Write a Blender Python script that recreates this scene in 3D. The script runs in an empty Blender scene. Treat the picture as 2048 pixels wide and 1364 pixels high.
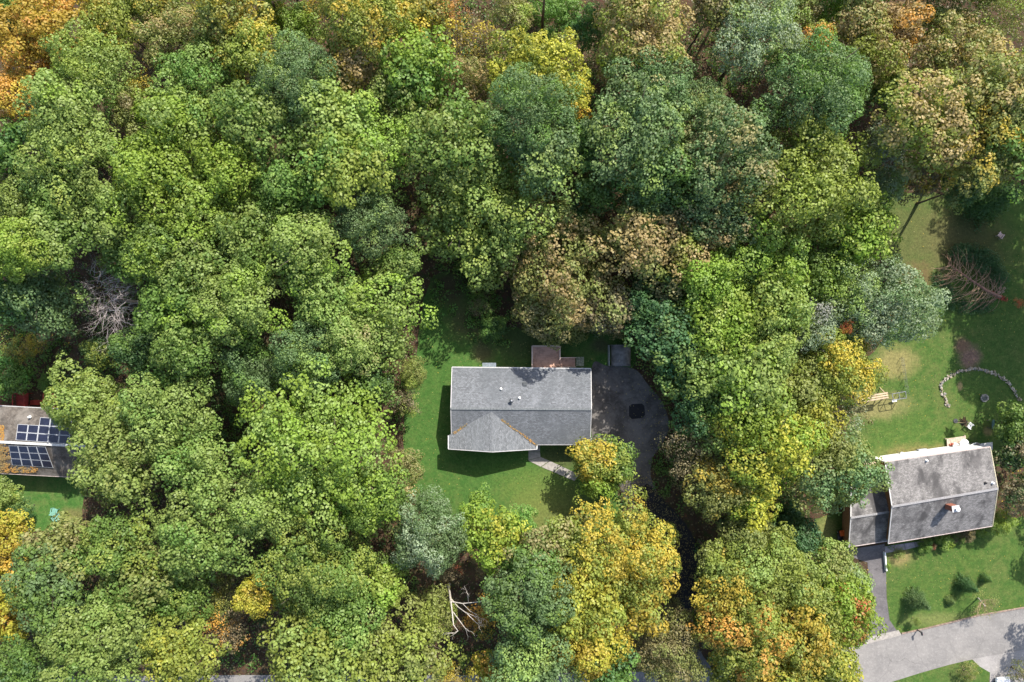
import bpy, bmesh, math, random
import numpy as np
from mathutils import Vector

# ------------------------------------------------------------------ camera, sky, sun, exposure
sc = bpy.context.scene
COL = sc.collection
CAM_H = 100.0
F = 1600.0            # focal length in pixels of the 2048 px wide photograph
cam_data = bpy.data.cameras.new("camera")
cam_data.sensor_width = 36.0
cam_data.lens = 36.0 * F / 2048.0
cam_data.clip_end = 3000.0
cam = bpy.data.objects.new("camera", cam_data)
cam.location = (0, 0, CAM_H)
COL.objects.link(cam)
sc.camera = cam

SUN_EL = math.radians(46.0)
SUN_AZ = math.radians(29.0)      # clockwise from +Y (image up)
world = bpy.data.worlds.new("World")
sc.world = world
world.use_nodes = True
wn = world.node_tree
wn.nodes.clear()
wo = wn.nodes.new("ShaderNodeOutputWorld")
wb = wn.nodes.new("ShaderNodeBackground")
ws = wn.nodes.new("ShaderNodeTexSky")
ws.sky_type = 'NISHITA'
ws.sun_disc = False
ws.sun_elevation = SUN_EL
ws.sun_rotation = SUN_AZ
ws.dust_density = 1.8
ws.air_density = 1.0
ws.ozone_density = 0.6
wb.inputs[1].default_value = 0.15
wn.links.new(ws.outputs[0], wb.inputs[0])
wn.links.new(wb.outputs[0], wo.inputs[0])
sd = bpy.data.lights.new("sun", 'SUN')
sd.energy = 4.5
sd.angle = math.radians(0.5)
sd.color = (1.0, 0.95, 0.86)
sun = bpy.data.objects.new("sun", sd)
tosun = Vector((math.sin(SUN_AZ) * math.cos(SUN_EL), math.cos(SUN_AZ) * math.cos(SUN_EL), math.sin(SUN_EL)))
sun.rotation_euler = tosun.to_track_quat('Z', 'Y').to_euler()
sun.location = (30, 50, 90)
COL.objects.link(sun)
sc.view_settings.view_transform = 'Standard'
sc.view_settings.look = 'None'
sc.view_settings.gamma = 1.0
sc.view_settings.use_curve_mapping = False
sc.view_settings.exposure = 1.04
sc.cycles.max_bounces = 6
sc.cycles.diffuse_bounces = 3
sc.cycles.transmission_bounces = 3
sc.cycles.transparent_max_bounces = 4

R_ = random.Random(7)
rng = np.random.default_rng(11)


def P(px, py, z=0.0):
    """photo pixel + height above ground -> place in the world"""
    k = (CAM_H - z) / F
    return np.array(((px - 1024.0) * k, (682.0 - py) * k, z))


# ------------------------------------------------------------------ tags
def tag(o, label=None, cat=None, group=None, kind=None):
    if label: o['label'] = label
    if cat: o['category'] = cat
    if group: o['group'] = group
    if kind: o['kind'] = kind
    return o


def thing(name, label, cat, loc, group=None):
    o = bpy.data.objects.new(name, None)
    o.empty_display_size = 0.3
    o.location = [float(c) for c in loc]
    COL.objects.link(o)
    return tag(o, label, cat, group)


def absloc(o):
    v = Vector((0, 0, 0))
    while o is not None:
        v += o.location
        o = o.parent
    return v


# ------------------------------------------------------------------ materials
MATS = {}


def new_mat(name):
    m = bpy.data.materials.new(name)
    m.use_nodes = True
    nt = m.node_tree
    nt.nodes.clear()
    out = nt.nodes.new("ShaderNodeOutputMaterial")
    return m, nt, out


def N(nt, t, **kw):
    n = nt.nodes.new(t)
    for k, v in kw.items():
        setattr(n, k, v)
    return n


def mixc(nt, fac, a, b, mode='MIX'):
    n = nt.nodes.new("ShaderNodeMix")
    n.data_type = 'RGBA'
    n.blend_type = mode
    n.clamp_factor = True
    for sock, v in ((n.inputs[0], fac), (n.inputs[6], a), (n.inputs[7], b)):
        if isinstance(v, (int, float)):
            sock.default_value = v
        elif isinstance(v, (tuple, list)):
            sock.default_value = (v[0], v[1], v[2], 1)
        else:
            nt.links.new(v, sock)
    return n.outputs[2]


def math_(nt, op, a, b=None, clamp=False, c=None):
    n = nt.nodes.new("ShaderNodeMath")
    n.operation = op
    n.use_clamp = clamp
    for i, v in enumerate((a, b, c)):
        if v is None: continue
        if isinstance(v, (int, float)):
            n.inputs[i].default_value = v
        else:
            nt.links.new(v, n.inputs[i])
    return n.outputs[0]


def smooth(nt, v, lo, hi):
    n = nt.nodes.new("ShaderNodeMapRange")
    n.interpolation_type = 'SMOOTHSTEP'
    n.inputs[1].default_value = lo
    n.inputs[2].default_value = hi
    nt.links.new(v, n.inputs[0])
    return n.outputs[0]


def pos(nt, rot=0.0, scale=(1, 1, 1)):
    g = nt.nodes.new("ShaderNodeNewGeometry")
    mp = nt.nodes.new("ShaderNodeMapping")
    mp.inputs[2].default_value = (0, 0, rot)
    mp.inputs[3].default_value = scale
    nt.links.new(g.outputs['Position'], mp.inputs[0])
    return mp.outputs[0]


def noise(nt, vec, scale, detail=4, rough=0.6, dist=0.0):
    n = nt.nodes.new("ShaderNodeTexNoise")
    n.inputs['Scale'].default_value = scale
    n.inputs['Detail'].default_value = detail
    n.inputs['Roughness'].default_value = rough
    n.inputs['Distortion'].default_value = dist
    nt.links.new(vec, n.inputs['Vector'])
    return n.outputs[0]


def principled(nt, out, col, rough=0.8, spec=0.3, metal=0.0, bump=None, bstr=0.3, bdist=0.02):
    p = nt.nodes.new("ShaderNodeBsdfPrincipled")
    if isinstance(col, (tuple, list)):
        p.inputs['Base Color'].default_value = (col[0], col[1], col[2], 1)
    else:
        nt.links.new(col, p.inputs['Base Color'])
    if isinstance(rough, (int, float)):
        p.inputs['Roughness'].default_value = rough
    else:
        nt.links.new(rough, p.inputs['Roughness'])
    p.inputs['Specular IOR Level'].default_value = spec
    p.inputs['Metallic'].default_value = metal
    if bump is not None:
        b = nt.nodes.new("ShaderNodeBump")
        b.inputs['Strength'].default_value = bstr
        b.inputs['Distance'].default_value = bdist
        nt.links.new(bump, b.inputs['Height'])
        nt.links.new(b.outputs[0], p.inputs['Normal'])
    nt.links.new(p.outputs[0], out.inputs[0])
    return p


def plain(name, col, rough=0.6, spec=0.4, var=0.25, scale=6.0, metal=0.0):
    """a worn, slightly mottled solid colour"""
    if name in MATS: return MATS[name]
    m, nt, out = new_mat(name)
    v = pos(nt)
    n = noise(nt, v, scale, 5)
    c = mixc(nt, smooth(nt, n, 0.35, 0.7), [x * (1 - var) for x in col], [min(1, x * (1 + var * .6)) for x in col])
    principled(nt, out, c, rough, spec, metal, bump=n, bstr=0.15)
    MATS[name] = m
    return m


def blob(nt, px, py, rpx, soft=0.5, dz=0.0, sx=1.0):
    """mask round a ground position, with a ragged edge"""
    g = nt.nodes.new("ShaderNodeNewGeometry")
    c = P(px, py, dz)
    sub = N(nt, "ShaderNodeVectorMath", operation='SUBTRACT')
    nt.links.new(g.outputs['Position'], sub.inputs[0])
    sub.inputs[1].default_value = (c[0], c[1], 0)
    mul = N(nt, "ShaderNodeVectorMath", operation='MULTIPLY')
    nt.links.new(sub.outputs[0], mul.inputs[0])
    mul.inputs[1].default_value = (1.0 / sx, 1, 0)
    ln = N(nt, "ShaderNodeVectorMath", operation='LENGTH')
    nt.links.new(mul.outputs[0], ln.inputs[0])
    nz = noise(nt, g.outputs['Position'], 0.8, 5)
    r = rpx / 16.0
    d = math_(nt, 'ADD', ln.outputs['Value'], math_(nt, 'MULTIPLY', math_(nt, 'SUBTRACT', nz, 0.5), r * 1.3))
    s = smooth(nt, d, r * (1 - soft), r * (1 + soft))
    return math_(nt, 'SUBTRACT', 1.0, s)


def grass_mat(name, c1, c2, dry, dryamt=0.4, patches=()):
    m, nt, out = new_mat(name)
    v = pos(nt)
    big = noise(nt, v, 0.16, 4, 0.6)
    mid = noise(nt, v, 1.1, 5, 0.7)
    fine = noise(nt, v, 3.4, 5, 0.85)
    vf = noise(nt, v, 26.0, 2, 0.8)
    c = mixc(nt, smooth(nt, mid, 0.32, 0.68), c1, c2)
    dm = math_(nt, 'MULTIPLY', smooth(nt, math_(nt, 'ADD', math_(nt, 'MULTIPLY', big, 0.6), math_(nt, 'MULTIPLY', mid, 0.4)), 0.46, 0.66), dryamt)
    c = mixc(nt, dm, c, dry)
    f2 = math_(nt, 'ADD', math_(nt, 'MULTIPLY', fine, 0.6), math_(nt, 'MULTIPLY', vf, 0.4))
    lum = N(nt, "ShaderNodeMapRange")
    lum.inputs[1].default_value = 0.32; lum.inputs[2].default_value = 0.68
    lum.inputs[3].default_value = 0.40; lum.inputs[4].default_value = 1.60
    nt.links.new(f2, lum.inputs[0])
    vm = N(nt, "ShaderNodeVectorMath", operation='SCALE')
    nt.links.new(c, vm.inputs[0]); nt.links.new(lum.outputs[0], vm.inputs['Scale'])
    c = vm.outputs[0]
    for (px, py, r, col, amt, sx) in patches:
        b = blob(nt, px, py, r, 0.55, 0, sx)
        cc = mixc(nt, smooth(nt, fine, 0.3, 0.7), [x * .6 for x in col], [x * 1.3 for x in col])
        c = mixc(nt, math_(nt, 'MULTIPLY', b, amt), c, cc)
    principled(nt, out, c, 0.85, 0.15, bump=f2, bstr=0.9, bdist=0.06)
    MATS[name] = m
    return m


def soil_mat():
    m, nt, out = new_mat("forest_floor")
    v = pos(nt)
    a = noise(nt, v, 0.5, 5)
    b = noise(nt, v, 6.0, 4, 0.8)
    w = N(nt, "ShaderNodeTexVoronoi"); w.inputs['Scale'].default_value = 7.0
    nt.links.new(v, w.inputs['Vector'])
    c = mixc(nt, smooth(nt, a, 0.35, 0.65), (.055, .036, .022), (.09, .06, .036))
    c = mixc(nt, math_(nt, 'MULTIPLY', smooth(nt, b, 0.5, 0.7), 0.6), c, (.16, .10, .05))
    c = mixc(nt, 0.35, c, w.outputs['Color'], 'MULTIPLY')
    c = mixc(nt, math_(nt, 'MULTIPLY', smooth(nt, noise(nt, v, 1.3, 4), 0.52, 0.62), 0.6), c, (.03, .06, .015))
    principled(nt, out, c, 0.95, 0.1, bump=b, bstr=1.0, bdist=0.08)
    return m


def asphalt_mat(name, c1, c2, crack=0.5, leafy=0.0):
    m, nt, out = new_mat(name)
    v = pos(nt)
    a = noise(nt, v, 0.35, 6, 0.65, 0.4)
    b = noise(nt, v, 3.0, 5, 0.7)
    f = noise(nt, v, 18.0, 3, 0.8)
    c = mixc(nt, smooth(nt, a, 0.35, 0.66), c1, c2)
    c = mixc(nt, math_(nt, 'MULTIPLY', smooth(nt, b, 0.45, 0.75), 0.35), c, [x * 1.7 for x in c2])
    c = mixc(nt, 0.45, c, mixc(nt, smooth(nt, f, .3, .7), (.35, .35, .35), (1, 1, 1)), 'MULTIPLY')
    w = N(nt, "ShaderNodeTexVoronoi", feature='DISTANCE_TO_EDGE')
    w.inputs['Scale'].default_value = 0.16
    d = N(nt, "ShaderNodeVectorMath", operation='ADD')
    nz = N(nt, "ShaderNodeTexNoise"); nz.inputs['Scale'].default_value = 0.9; nz.inputs['Detail'].default_value = 5
    nt.links.new(v, nz.inputs['Vector'])
    nt.links.new(v, d.inputs[0]); nt.links.new(nz.outputs['Color'], d.inputs[1])
    nt.links.new(d.outputs[0], w.inputs['Vector'])
    cr = math_(nt, 'SUBTRACT', 1.0, smooth(nt, w.outputs['Distance'], 0.001, 0.008))
    cr = math_(nt, 'MULTIPLY', math_(nt, 'MULTIPLY', cr, smooth(nt, b, 0.42, 0.6)), crack)
    c = mixc(nt, cr, c, [x * 0.35 for x in c1])
    principled(nt, out, c, 0.85, 0.25, bump=f, bstr=0.35, bdist=0.02)
    return m


def shingle_mat(name, base, rot, streak=0.4, stain=(.05, .05, .05), gran=1.0, moss=None):
    """asphalt shingles: courses, tab-to-tab variation, weather streaks down the slope"""
    m, nt, out = new_mat(name)
    v = pos(nt, rot)
    br = N(nt, "ShaderNodeTexBrick")
    br.inputs['Scale'].default_value = 1.0
    br.inputs['Brick Width'].default_value = 0.30
    br.inputs['Row Height'].default_value = 0.145
    br.inputs['Mortar Size'].default_value = 0.012
    br.inputs['Bias'].default_value = 0.0
    br.inputs['Color1'].default_value = (base[0] * .78, base[1] * .78, base[2] * .78, 1)
    br.inputs['Color2'].default_value = (base[0] * 1.22, base[1] * 1.22, base[2] * 1.22, 1)
    br.inputs['Mortar'].default_value = (base[0] * .6, base[1] * .6, base[2] * .6, 1)
    nt.links.new(v, br.inputs['Vector'])
    f = noise(nt, v, 4.5, 4, 0.9)
    c = mixc(nt, 0.75 * gran, br.outputs[0], mixc(nt, smooth(nt, f, 0.40, 0.60), (.38, .39, .40), (1.15, 1.15, 1.15)), 'MULTIPLY')
    vs = pos(nt, rot, (0.55, 0.10, 1))
    s = noise(nt, vs, 1.0, 5, 0.6, 0.3)
    st = math_(nt, 'MULTIPLY', smooth(nt, s, 0.43, 0.64), streak)
    c = mixc(nt, st, c, stain)
    vs2 = noise(nt, pos(nt, rot, (1.2, 0.5, 1)), 0.5, 4)
    c = mixc(nt, math_(nt, 'MULTIPLY', smooth(nt, vs2, 0.5, 0.75), 0.25), c, [min(1, x * 1.45) for x in base])
    if moss:
        c = mixc(nt, math_(nt, 'MULTIPLY', smooth(nt, noise(nt, v, 0.7, 5), 0.5, 0.6), moss[1]), c, moss[0])
    principled(nt, out, c, 0.9, 0.25, bump=br.outputs['Fac'], bstr=0.5, bdist=0.012)
    return m


def wood_mat(name, c1, c2, rot=0.0, width=0.14, worn=0.4):
    m, nt, out = new_mat(name)
    v = pos(nt, rot, (1, 1, 1))
    n = noise(nt, pos(nt, rot, (0.5, 9, 1)), 1.2, 5, 0.7)
    k = noise(nt, v, 2.0, 4)
    c = mixc(nt, smooth(nt, n, .3, .7), c1, c2)
    c = mixc(nt, math_(nt, 'MULTIPLY', smooth(nt, k, .5, .62), worn), c, [x * .45 for x in c1])
    principled(nt, out, c, 0.75, 0.3, bump=n, bstr=0.3)
    return m


PAL = dict(
    green=(.104, .152, .032), dark=(.050, .088, .026), blue=(.108, .150, .056), lime=(.175, .225, .034),
    ygreen=(.190, .205, .040), light=(.180, .216, .054), olive=(.175, .178, .050), tan=(.205, .165, .070),
    brown=(.165, .125, .068), peach=(.265, .180, .078), gold=(.330, .225, .038), yellow=(.300, .260, .038),
    orange=(.40, .19, .045), red=(.38, .085, .045), silver=(.215, .245, .140), teal=(.065, .122, .045),
    bright=(.105, .190, .040), grey=(.22, .20, .17))


def leaf_mat(spec):
    """spec: main+accent:amount"""
    key = "leaves_" + spec
    if key in MATS: return MATS[key]
    main, _, rest = spec.partition('+')
    acc, _, amt = rest.partition(':')
    mc = PAL[main]; ac = PAL[acc] if acc else mc
    mc = (mc[0] * 1.14, mc[1] * 1.26, mc[2] * 1.35); ac = (ac[0] * 1.14, ac[1] * 1.24, ac[2] * 1.35)
    amt = float(amt) if amt else 0.3
    m, nt, out = new_mat(key.replace('+', '_').replace(':', '_').replace('.', ''))
    at = N(nt, "ShaderNodeAttribute"); at.attribute_name = 'tuft'
    sep = N(nt, "ShaderNodeSeparateColor")
    nt.links.new(at.outputs['Color'], sep.inputs[0])
    vr, vl, vh = sep.outputs[0], sep.outputs[1], sep.outputs[2]     # per tuft, per bough, outwardness
    oi = N(nt, "ShaderNodeObjectInfo")
    nz = N(nt, "ShaderNodeTexNoise", noise_dimensions='4D')
    nz.inputs['Scale'].default_value = 0.30; nz.inputs['Detail'].default_value = 3
    g = N(nt, "ShaderNodeNewGeometry")
    nt.links.new(g.outputs['Position'], nz.inputs['Vector'])
    nt.links.new(math_(nt, 'MULTIPLY', oi.outputs['Random'], 40.0), nz.inputs['W'])
    s = math_(nt, 'ADD', nz.outputs[0], math_(nt, 'MULTIPLY', math_(nt, 'SUBTRACT', vr, .5), .20))
    s = math_(nt, 'ADD', s, math_(nt, 'MULTIPLY', math_(nt, 'SUBTRACT', vl, .5), .26))
    s = math_(nt, 'ADD', s, math_(nt, 'MULTIPLY', math_(nt, 'SUBTRACT', vh, .5), .30))
    th = 0.86 - 0.50 * amt
    mk = smooth(nt, s, th - .11, th + .11)
    c = mixc(nt, mk, mc, ac)
    hs = N(nt, "ShaderNodeHueSaturation")
    nt.links.new(c, hs.inputs['Color'])
    hue = math_(nt, 'ADD', 0.488, math_(nt, 'MULTIPLY', vl, 0.016))
    hue = math_(nt, 'ADD', hue, math_(nt, 'MULTIPLY', oi.outputs['Random'], 0.012))
    nt.links.new(hue, hs.inputs['Hue'])
    hs.inputs['Saturation'].default_value = 1.02
    val = math_(nt, 'ADD', 0.76, math_(nt, 'ADD', math_(nt, 'MULTIPLY', vr, 0.22), math_(nt, 'MULTIPLY', vl, 0.28)))
    val = math_(nt, 'MULTIPLY', val, math_(nt, 'ADD', 0.92, math_(nt, 'MULTIPLY', oi.outputs['Random'], 0.18)))
    nt.links.new(val, hs.inputs['Value'])
    col = hs.outputs[0]
    p = N(nt, "ShaderNodeBsdfPrincipled")
    nt.links.new(col, p.inputs['Base Color'])
    p.inputs['Roughness'].default_value = 0.5
    p.inputs['Specular IOR Level'].default_value = 0.28
    t = N(nt, "ShaderNodeBsdfTranslucent")
    tm = mixc(nt, 1.0, col, (1.25, 1.35, 0.6), 'MULTIPLY')
    nt.links.new(tm, t.inputs[0])
    mx = N(nt, "ShaderNodeMixShader"); mx.inputs[0].default_value = 0.36
    nt.links.new(p.outputs[0], mx.inputs[1]); nt.links.new(t.outputs[0], mx.inputs[2])
    nt.links.new(mx.outputs[0], out.inputs[0])
    MATS[key] = m
    return m


# ------------------------------------------------------------------ mesh building
class MB:
    def __init__(self):
        self.v = []; self.f = []

    def add(self, verts, faces):
        o = len(self.v)
        self.v.extend([tuple(float(c) for c in p) for p in verts])
        self.f.extend([tuple(i + o for i in f) for f in faces])
        return self

    def box(self, c, s, rot=0.0, M=None):
        """box by centre and size, turned about z"""
        x, y, z = (q / 2 for q in s)
        cr, sr = math.cos(rot), math.sin(rot)
        vs = []
        for dz in (-z, z):
            for dx, dy in ((-x, -y), (x, -y), (x, y), (-x, y)):
                vs.append((c[0] + dx * cr - dy * sr, c[1] + dx * sr + dy * cr, c[2] + dz))
        return self.add(vs, [(3, 2, 1, 0), (4, 5, 6, 7), (0, 1, 5, 4), (1, 2, 6, 5), (2, 3, 7, 6), (3, 0, 4, 7)])

    def slab(self, quad, t):
        """a sheet of any outline given by its top points, t thick downwards"""
        n = len(quad)
        top = [tuple(p) for p in quad]
        bot = [(p[0], p[1], p[2] - t) for p in quad]
        fs = [tuple(range(n)), tuple(range(2 * n - 1, n - 1, -1))]
        for i in range(n):
            j = (i + 1) % n
            fs.append((i + n, j + n, j, i))
        return self.add(top + bot, fs)

    def bar(self, a, b, w, h=None):
        """rectangular bar from a to b"""
        h = h or w
        a = Vector(a); b = Vector(b)
        d = (b - a).normalized()
        up = Vector((0, 0, 1)) if abs(d.z) < 0.95 else Vector((1, 0, 0))
        s = d.cross(up).normalized(); u = s.cross(d).normalized()
        vs = []
        for p in (a, b):
            for i, j in ((-1, -1), (1, -1), (1, 1), (-1, 1)):
                vs.append(p + s * (i * w / 2) + u * (j * h / 2))
        return self.add(vs, [(3, 2, 1, 0), (4, 5, 6, 7), (0, 1, 5, 4), (1, 2, 6, 5), (2, 3, 7, 6), (3, 0, 4, 7)])

    def tube(self, pts, rad, n=6, cap=True):
        pts = [Vector(p) for p in pts]
        if isinstance(rad, (int, float)): rad = [rad] * len(pts)
        o = []
        prev = None
        for i, p in enumerate(pts):
            a = pts[max(0, i - 1)]; b = pts[min(len(pts) - 1, i + 1)]
            d = (b - a)
            d = d.normalized() if d.length > 1e-6 else Vector((0, 0, 1))
            if prev is None:
                up = Vector((0, 0, 1)) if abs(d.z) < 0.9 else Vector((1, 0, 0))
                s = d.cross(up).normalized()
            else:
                s = (prev - d * prev.dot(d)).normalized()
            prev = s
            u = d.cross(s)
            for k in range(n):
                t = 2 * math.pi * k / n
                o.append(p + s * (math.cos(t) * rad[i]) + u * (math.sin(t) * rad[i]))
        fs = []
        for i in range(len(pts) - 1):
            for k in range(n):
                k2 = (k + 1) % n
                fs.append((i * n + k, i * n + k2, (i + 1) * n + k2, (i + 1) * n + k))
        if cap:
            fs.append(tuple(range(n - 1, -1, -1)))
            fs.append(tuple(range((len(pts) - 1) * n, len(pts) * n)))
        return self.add(o, fs)

    def disc(self, c, r, h, n=20, r2=None):
        r2 = r if r2 is None else r2
        return self.tube([c, (c[0], c[1], c[2] + h)], [r, r2], n)

    def build(self, name, mat, parent=None, smooth_=False, bevel=0.0):
        me = bpy.data.meshes.new(name)
        o = bpy.data.objects.new(name, me)
        v = np.array(self.v, dtype=float)
        if parent is not None:
            v = v - np.array(absloc(parent))
            o.parent = parent
        else:
            c = np.array(((v[:, 0].min() + v[:, 0].max()) / 2, (v[:, 1].min() + v[:, 1].max()) / 2, v[:, 2].min()))
            v = v - c
            o.location = c
        me.from_pydata(v.tolist(), [], self.f)
        if smooth_:
            me.polygons.foreach_set('use_smooth', [True] * len(me.polygons))
        me.materials.append(mat)
        me.update()
        if bevel:
            b = o.modifiers.new("bevel", 'BEVEL'); b.width = bevel; b.segments = 2; b.limit_method = 'ANGLE'
        COL.objects.link(o)
        return o


def catmull(pts, per=6, closed=True):
    pts = [np.array(p, float) for p in pts]
    n = len(pts); out = []
    rngi = range(n) if closed else range(n - 1)
    for i in rngi:
        p0 = pts[(i - 1) % n] if closed or i > 0 else pts[i]
        p1 = pts[i]; p2 = pts[(i + 1) % n]
        p3 = pts[(i + 2) % n] if closed or i + 2 < n else p2
        for k in range(per):
            t = k / per
            out.append(0.5 * ((2 * p1) + (-p0 + p2) * t + (2 * p0 - 5 * p1 + 4 * p2 - p3) * t * t + (-p0 + 3 * p1 - 3 * p2 + p3) * t ** 3))
    if not closed: out.append(pts[-1])
    return out


CLEAR = []       # outlines (in photo pixels at ground level) with nothing growing on them


def sheet(name, pxpts, z, mat, curved=True, jitter=0.0, clear=True, kind='structure', t=0.0):
    pts = catmull(pxpts, 6) if curved else [np.array(p, float) for p in pxpts]
    if jitter:
        pts = [p + np.array((R_.uniform(-1, 1), R_.uniform(-1, 1))) * jitter for p in pts]
    if clear: CLEAR.append(np.array(pts))
    mb = MB()
    top = [P(p[0], p[1], 0) + np.array((0, 0, z)) for p in pts]
    area = sum(top[i][0] * top[(i + 1) % len(top)][1] - top[(i + 1) % len(top)][0] * top[i][1] for i in range(len(top)))
    if area < 0: top = top[::-1]
    if t: mb.slab(top, t)
    else: mb.add(top, [tuple(range(len(top)))])
    o = mb.build(name, mat)
    if kind: o['kind'] = kind
    return o


def inside(poly, x, y):
    c = np.zeros(np.shape(x), bool)
    n = len(poly); j = n - 1
    for i in range(n):
        xi, yi = poly[i]; xj, yj = poly[j]
        k = ((yi > y) != (yj > y)) & (x < (xj - xi) * (y - yi) / (yj - yi + 1e-12) + xi)
        c ^= k
        j = i
    return c


# ------------------------------------------------------------------ leaves
def unit(a):
    return a / (np.linalg.norm(a, axis=-1, keepdims=True) + 1e-9)


def rosettes(C, Nn, tint, k=24, L=0.27, W=0.20, rc=0.36, seed=0):
    """C: clump centres, Nn: outward normals, tint: (n,3). k kite shaped leaves spread over each clump's domed top"""
    g = np.random.default_rng(seed)
    n = len(C)
    Nn = unit(Nn)
    a = unit(np.cross(Nn, g.normal(size=(n, 3))))
    b = np.cross(Nn, a)
    i = np.arange(k)[None, :]
    th = i * 2.39996 + g.uniform(0, 6.28, (n, 1)) + g.uniform(-.25, .25, (n, k))
    cz = 1 - (i + .5) / k * 1.12 + g.uniform(-.06, .06, (n, k))          # from the tip down to just under the rim
    cz = np.clip(cz, -.3, .99); sz = np.sqrt(1 - cz ** 2)
    sc_ = g.uniform(.72, 1.25, (n, 1)) * rc
    rad = sc_ * g.uniform(.78, 1.15, (n, k))
    t_ = np.cos(th)[..., None] * a[:, None] + np.sin(th)[..., None] * b[:, None]
    dr = t_ * sz[..., None] + Nn[:, None] * cz[..., None]
    base = C[:, None] + (t_ * (sz * 1.15)[..., None] + Nn[:, None] * (cz * .8)[..., None]) * rad[..., None]
    d = unit(t_ * np.maximum(cz, .25)[..., None] - Nn[:, None] * (sz * .55)[..., None] + g.normal(0, .20, (n, k, 3)))
    ln = L * g.uniform(.7, 1.25, (n, k)); wd = W * g.uniform(.75, 1.2, (n, k))
    side = unit(np.cross(d, dr + g.normal(0, .24, (n, k, 3))))
    mid = base + d * (ln * .5)[..., None]
    tip = base + d * ln[..., None] - dr * (ln * g.uniform(-.05, .3, (n, k)))[..., None]
    l = mid - side * (wd / 2)[..., None]; r = mid + side * (wd / 2)[..., None]
    V = np.stack([base, r, tip, l], axis=2).reshape(-1, 3)
    Cc = np.repeat(tint, k * 4, axis=0)
    lv = np.repeat(g.uniform(-.2, .2, n * k), 4)
    Cc[:, 0] = np.clip(Cc[:, 0] + lv, 0, 1)
    return V, Cc


def leaf_mesh(name, V, Cc):
    nq = len(V) // 4
    me = bpy.data.meshes.new(name)
    me.vertices.add(len(V)); me.vertices.foreach_set('co', V.astype(np.float32).ravel())
    me.loops.add(nq * 4); me.loops.foreach_set('vertex_index', np.arange(nq * 4, dtype=np.int32))
    me.polygons.add(nq); me.polygons.foreach_set('loop_start', np.arange(0, nq * 4, 4, dtype=np.int32))
    ca = me.color_attributes.new('tuft', 'FLOAT_COLOR', 'POINT')
    c4 = np.ones((len(V), 4), np.float32); c4[:, :3] = Cc
    ca.data.foreach_set('color', c4.ravel())
    me.update(calc_edges=True)
    me.validate()
    return me


def fib_sphere(n, g):
    i = np.arange(n) + .5
    z = 1 - 2 * i / n
    t = np.pi * (1 + 5 ** .5) * i + g.uniform(0, 6.28)
    r = np.sqrt(1 - z * z)
    return np.stack([r * np.cos(t), r * np.sin(t), z], 1)


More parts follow.
